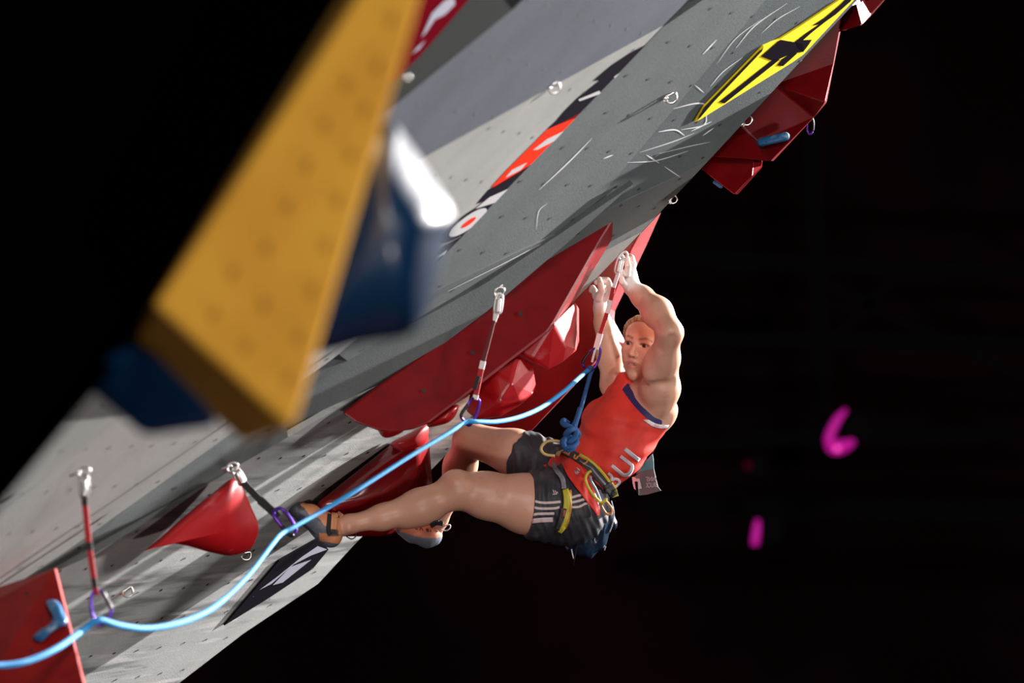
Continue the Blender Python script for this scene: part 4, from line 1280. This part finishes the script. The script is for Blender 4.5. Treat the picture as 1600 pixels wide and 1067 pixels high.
# three stripes and badge on the shorts
m_stripe = M('stripe_white', (0.62, 0.50, 0.50), 0.65)
def z3(x, y): return (800 + x / 5.928, 720 + y / 5.928)
for pts, wd in [([z3(150, 355), z3(215, 375), z3(290, 388), z3(385, 385), z3(452, 378)], 4.0), ([z3(152, 400), z3(205, 430), z3(270, 442), z3(390, 440), z3(442, 428)], 4.0), ([z3(115, 522), z3(215, 495), z3(300, 490), z3(392, 488)], 4.2), ([z3(175, 560), z3(270, 550), z3(380, 545)], 7.5),
                ([z3(548, 340), z3(600, 325), z3(660, 308)], 4.0), ([z3(552, 385), z3(620, 370), z3(688, 348)], 4.0), ([z3(556, 430), z3(620, 425), z3(672, 400), z3(700, 392)], 3.6)]:
    ribbon('stripe', pts, wd, [shorts_bvh], m_stripe, o_shorts, off=.004, thick=.001)
for pts in [[z3(380, 268), z3(392, 300)], [z3(398, 272), z3(412, 302)], [z3(416, 285), z3(424, 300)], [z3(375, 310), z3(418, 306)]]:
    ribbon('badge', pts, 1.3, [shorts_bvh], m_stripe, o_shorts, off=.004, thick=.001, n=3, curve=False)

# --- harness
m_web = M('webbing_dark', (0.030, 0.030, 0.036), 0.7, noise=[(90, (0.10, 0.075, 0.06), .6, .75)], bump=.3, bscale=500)
m_webgrey = M('webbing_grey', (0.20, 0.20, 0.24), 0.7)
m_lime = M('trim_lime', (0.50, 0.44, 0.03), 0.5)
m_orange = M('trim_orange', (0.50, 0.20, 0.035), 0.5)
m_gold = M('trim_gold', (0.50, 0.36, 0.12), 0.45)
BV = [shorts_bvh, shirt_bvh, body_bvh]
hs = ribbon('harness', [zc(240, 280), zc(330, 320), zc(430, 375), zc(540, 450), zc(640, 560), zc(720, 650), zc(800, 760)], [9, 12, 13, 14, 15, 15, 11], BV, m_web, person, off=.016, thick=.010, cross=6)
hs['label'] = 'dark climbing harness with lime and orange trim'
def hstrip(name, pts, wd, mat, off=.022, th=.004, n=6):
    return ribbon(name, pts, wd, BV, mat, hs, off=off, thick=th, n=n)
hstrip('belt_edge', [zc(440, 330), zc(530, 385), zc(610, 450), zc(690, 540), zc(750, 620)], 3.6, m_lime)
hstrip('belt_edge', [zc(755, 640), zc(790, 700), zc(815, 775)], 9.5, m_lime, .020)
hstrip('belt_patch', [zc(265, 285), zc(340, 320)], 9, m_orange, .024)
hstrip('buckle', [zc(395, 335), zc(380, 365), zc(400, 378), zc(425, 350)], 2.0, m_orange, .028)
hstrip('buckle', [zc(430, 345), zc(480, 375), zc(520, 390), zc(505, 420), zc(470, 430)], 2.2, m_orange, .028)
hstrip('buckle', [zc(440, 400), zc(500, 440), zc(560, 470)], 1.6, m_webgrey, .028)
hstrip('belt_strap', [zc(560, 470), zc(640, 570), zc(720, 665)], 3.0, m_webgrey, .026)
hstrip('belt_strap', [zc(700, 680), zc(760, 640)], 5.0, m_web, .030)
gear = [zc(560, 505), zc(520, 530), zc(498, 590), zc(520, 660), zc(570, 745), zc(620, 800), zc(660, 835), zc(700, 815), zc(715, 790)]
tube('gear_loop', [P(q[0], q[1], 19.735) for q in catmull(gear, 6)], 2.2 * K, m_lime, hs, 8)
gear2 = [zc(545, 560), zc(560, 620), zc(600, 690), zc(630, 760), zc(655, 830), zc(650, 870)]
tube('gear_loop', [P(q[0], q[1], 19.745) for q in catmull(gear2, 6)], 2.4 * K, m_webgrey, hs, 8)
bin_ = [zc(705, 815), zc(740, 850), zc(775, 900), zc(765, 950), zc(735, 960), zc(700, 930), zc(668, 870), zc(680, 840)]
tube('gear_clip', [P(q[0], q[1], 19.74) for q in catmull(bin_, 6, True)], 1.7 * K, m_orange, hs, 8, True)
hstrip('leg_strap', [zc(165, 420), zc(185, 480), zc(235, 545), zc(265, 610), zc(275, 690)], 7.0, m_webgrey, .018)
leg_l = hstrip('leg_loop', [z3(495, 265), z3(510, 340), z3(512, 420), z3(495, 520), z3(470, 600), z3(440, 660)], [9, 11, 12, 12, 10, 6], m_lime, .016, .008)
hstrip('leg_loop_edge', [z3(540, 270), z3(545, 400), z3(530, 520), z3(500, 620)], 3.0, m_orange, .018)
hstrip('leg_tag', [z3(480, 440), z3(460, 530), z3(420, 640)], [9, 8, 6], m_web, .022)
hstrip('leg_tag', [z3(485, 455), z3(478, 520)], 3.5, M('tag_print', (.28, .05, .02), .6), .026)
bl = [zc(250, 205), zc(170, 190), zc(95, 200), zc(45, 245), zc(40, 295), zc(85, 335), zc(180, 348)]
tube('belay_loop', [P(q[0], q[1], 19.72) for q in catmull(bl, 6)], 2.3 * K, m_gold, hs, 8)
hstrip('tie_in_loop', [zc(205, 345), zc(225, 300), zc(260, 275)], 6, m_gold, .03)
ribbon('tie_in_loop', [(868, 702), (880, 699), (890, 705)], 7, BV, m_web, hs, off=.04, thick=.006, depth=19.73)

# --- climbing shoes
def shoe(prims, label, rules, lo, hi):
    fd = Field(lo, hi, 0.0027)
    for p, k in prims:
        fd.add(p, k)
    v, q = nets(fd)
    x, y = pxs(v)
    col = rules(x, y, v)
    o = put('climbing_shoe', np_mesh(smooth_verts(v, q, 1, .4), q, col), m_shoe, person, smooth=True)
    o['label'] = label
    return o, BVHTree.FromPolygons([tuple(p) for p in v], [tuple(int(i) for i in f) for f in q])
m_shoe = M('shoe_leather_rubber', (.4, .2, .1), 0.5, attr='Col', noise=[(60, (0.22, 0.16, 0.15), .6, .85)], bump=.1, bscale=300)
ORG, GRY, DRK = (0.58, 0.23, 0.105), (0.10, 0.115, 0.145), (0.022, 0.026, 0.036)
near_pr = [(Cone(J(463, 797, -.30), J(484, 806, -.28), 11 * K, 17 * K), .02), (Cone(J(484, 806, -.28), J(505, 822, -.26), 17 * K, 19.5 * K), .02), (Cone(J(505, 824, -.26), J(517, 838, -.25), 19 * K, 17.5 * K), .02),
           (Cone(J(508, 818, -.26), J(524, 824, -.25), 18 * K, 16 * K), .015), (Cone(J(460, 790, -.29), J(470, 796, -.24), 8 * K, 12 * K), .02)]
def near_rules(x, y, v):
    c = np.tile(np.array(GRY), (len(v), 1))
    up = (y < 800 + (x - 478) * .62 + 3 * np.sin(x * .3)) & (x > 472 + (y - 795) * .3)
    c = mixc(c, up * 1.0, ORG)
    heel = (y > 833 + (x - 505) * .12) & (y < 846 + (x - 505) * .15) & (x > 499)
    c = mixc(c, heel * 1.0, ORG)
    toe = (x < 473 + 4 * np.sin(y * .5)) | (y > 812 + (x - 470) * .95)
    c = mixc(c, toe * (y < 835) * .8, DRK)
    c = mixc(c, ((abs(x - 520) < 9) & (y > 828) & (y < 838)) * .8, DRK)
    return c
sh1, sh1_b = shoe(near_pr, 'orange and grey climbing shoe pressed on the wall', near_rules, A_((-.80, 19.62, -.75)), A_((-.56, 19.84, -.52)))
ribbon('strap', [(523, 801), (522.5, 813), (521.5, 827)], 10, [sh1_b, body_bvh], M('strap_orange', (.62, .27, .13), .6), sh1, off=.006, thick=.006)
ribbon('strap_end', [(527, 801), (534, 806)], 7, [sh1_b, body_bvh], M('strap_tan', (.5, .22, .12), .6), sh1, off=.008, thick=.006, n=4)
ribbon('strap_base', [(515, 803), (514, 815), (513, 829), (517, 835)], 6, [sh1_b, body_bvh], m_sling_black, sh1, off=.004, thick=.003)
tube('pull_loop', [P(q[0], q[1], 19.76) for q in catmull([(541, 838), (549, 842), (555, 839), (556, 833), (553, 830)], 5)], .9 * K, m_gate, sh1, 6)
far_pr = [(Cone(J(622, 826, .36), J(645, 832, .37), 8 * K, 15 * K), .02), (Cone(J(645, 832, .37), J(668, 836, .385), 15 * K, 19 * K), .02), (Cone(J(672, 828, .39), J(676, 818, .39), 16 * K, 14 * K), .02), (Cone(J(668, 838, .39), J(676, 838, .40), 18 * K, 15 * K), .015)]
def far_rules(x, y, v):
    c = np.tile(np.array(GRY) * 1.3, (len(v), 1))
    up = y < 836 + 3 * np.sin((x - 640) * .07) + (x - 650) * .1
    c = mixc(c, up * 1.0, (0.56, 0.17, 0.085))
    c = mixc(c, ((x - 617) * .75 + 829 < y) * (x < 650) * 1.0, (.30, .30, .31))
    return c
sh2, sh2_b = shoe(far_pr, 'orange climbing shoe with grey heel on the hanging far foot', far_rules, A_((-.46, 20.28, -.78)), A_((-.22, 20.50, -.56)))
ribbon('heel_band', [(673, 822), (682, 817), (692, 818)], 7, [sh2_b, body_bvh], m_sling_black, sh2, off=.006, thick=.004)
tube('pull_loop', [P(q[0], q[1], 20.36) for q in catmull([(689, 828), (697, 829), (703, 825), (703, 820), (697, 821), (690, 826)], 5)], .9 * K, m_sling_white, sh2, 6)
tube('pull_loop', [P(q[0], q[1], 20.35) for q in catmull([(688, 811), (691, 815), (693, 818)], 4)], .9 * K, m_sling_white, sh2, 6)
def text_strokes(strokes, bvh, parent, mat, wd):
    for s in strokes:
        ribbon('letter', s, wd, [bvh], mat, parent, off=.002, thick=.0006, n=3, cross=1, curve=False)
text_strokes([[(649.5, 824), (650, 826.5), (653, 826.8)], [(656, 828.5), (657, 825), (659, 824.8), (661, 829)], [(670, 826.5), (666.5, 826.5), (666.5, 828.2), (670, 828.6), (670, 830.3), (666, 830)], [(673, 827.5), (673.5, 831)]], sh2_b, sh2, m_hole, 1.1)

# --- number bib on her back
m_bib_c = M('bib_cyan', (0.07, 0.28, 0.32), 0.6)
m_bib_g = M('bib_grey', (0.12, 0.12, 0.13), 0.6)
m_bib_w = M('bib_print_white', (0.55, 0.55, 0.57), 0.6)
dBib = plane3((1019, 708, 19.98), (1000, 773, 20.02), (1031, 767, 19.97))
def bibsheet(name, pts, mat, parent, lift):
    return flat(name, [sc(*p) for p in pts], dBib, mat, parent, lift, .002)
bib = bibsheet('number_bib', [(530, 255), (545, 350), (548, 465), (470, 482), (365, 505), (300, 540), (400, 400)], m_bib_c, person, 0)
bib['label'] = 'cyan and grey number bib flapping from her back'
bibsheet('lower_half', [(548, 462), (470, 480), (372, 502), (280, 575), (330, 640), (350, 835), (450, 825), (540, 800), (650, 770), (605, 715), (575, 590)], m_bib_g, bib, .0)
bibsheet('side_fold', [(255, 580), (285, 575), (340, 640), (350, 830), (310, 760), (285, 740), (265, 670)], m_bib_w, bib, .004)
bibsheet('dark_fold', [(300, 640), (345, 640), (350, 825), (318, 770)], m_sign_black, bib, .007)
bibsheet('print_block', [(320, 600), (362, 600), (395, 738), (350, 745)], m_bib_w, bib, .007)
def text(body, x, y, hpx, wpx, ang, dep, mat, parent, lift, mirror=False):
    cu = bpy.data.curves.new('t', 'FONT')
    cu.body = body
    cu.align_x, cu.align_y = 'CENTER', 'CENTER'
    to = bpy.data.objects.new('t', cu)
    COL.objects.link(to)
    dg = bpy.context.evaluated_depsgraph_get()
    me = bpy.data.meshes.new_from_object(to.evaluated_get(dg))
    bpy.data.objects.remove(to)
    co = np.array([v.co[:] for v in me.vertices])
    mn, mx = co.min(0), co.max(0)
    co = (co - (mn + mx) / 2) / (mx - mn + 1e-9)
    for v, q in zip(me.vertices, co):
        a, b = q[0] * wpx * (-1 if mirror else 1), -q[1] * hpx
        X_ = x + a * math.cos(ang) - b * math.sin(ang)
        Y_ = y + a * math.sin(ang) + b * math.cos(ang)
        v.co = P(X_, Y_, dep(X_, Y_) - lift)
    return put('lettering', me, mat, parent)
text("INNS'", *sc(510, 605), 7.5, 16, -.06, dBib, m_bib_w, bib, .006, True)
text('BRUCK', *sc(515, 690), 7.5, 17.5, -.06, dBib, m_bib_w, bib, .006, True)
tube('bib_cord', [J(1020, 709, -.02), J(1022, 702, -.04), J(1019, 698, -.08)], .8 * K, m_gate, bib, 6)

# --- chalk bag at the back of the harness
m_bag = M('bag_navy', (0.006, 0.014, 0.030), 0.3, noise=[(14, (0.012, 0.06, 0.11), .55, .75)], bump=.3, bscale=60)
bag = empty('chalk_bag', 'crumpled navy chalk bag hanging behind the climber hips', 'chalk bag')
cf = Field(A_((.13, 19.78, -.82)), A_((.40, 20.16, -.50)), 0.003)
bx = nrm(CV(-.42, -.9, 0)); by = nrm(np.cross(bx, CV(0, 0, 1))); bz = np.cross(bx, by)
cf.add(Cone(J(930, 810, -.04), J(910, 845, -.04), .062, .058), .03)
cf.add(Cone(J(944, 818, -.03), J(925, 845, -.03), .035, .045), .03)
cf.add(Cone(J(900, 830, -.04), J(897, 848, -.04), .035, .028), .02)
X, Y, Z = cf.grids()
cf.f = (cf.f + .004 * np.sin(95 * X + 30 * Z + 2 * np.sin(30 * Y)) + .003 * np.sin(60 * Z - 140 * X)).astype(np.float32)
cv_, cq_ = nets(cf)
put('pouch', np_mesh(cv_, cq_), m_bag, bag, smooth=True)
tube('drawstring', [J(*q) for q in [(906, 832, -.13), (902, 850, -.12), (898, 872, -.10), (896, 884, -.10)]], 1.0 * K, m_gate, bag, 6)
tube('drawstring', [J(*q) for q in [(893, 858, -.11), (895, 868, -.11), (896, 873, -.10)]], .9 * K, m_sling_white, bag, 6)
tube('toggle_cord', [J(*q) for q in catmull([(941, 842, -.05), (944, 850, -.05), (943, 856, -.05), (946, 854, -.05), (944, 860, -.05)], 4)], .8 * K, m_webgrey, bag, 6)
tube('bag_strap', [P(q[0], q[1], 19.80) for q in catmull([(955, 782), (959, 800), (957, 818), (952, 832)], 5)], 1.0 * K, m_webgrey, bag, 6)
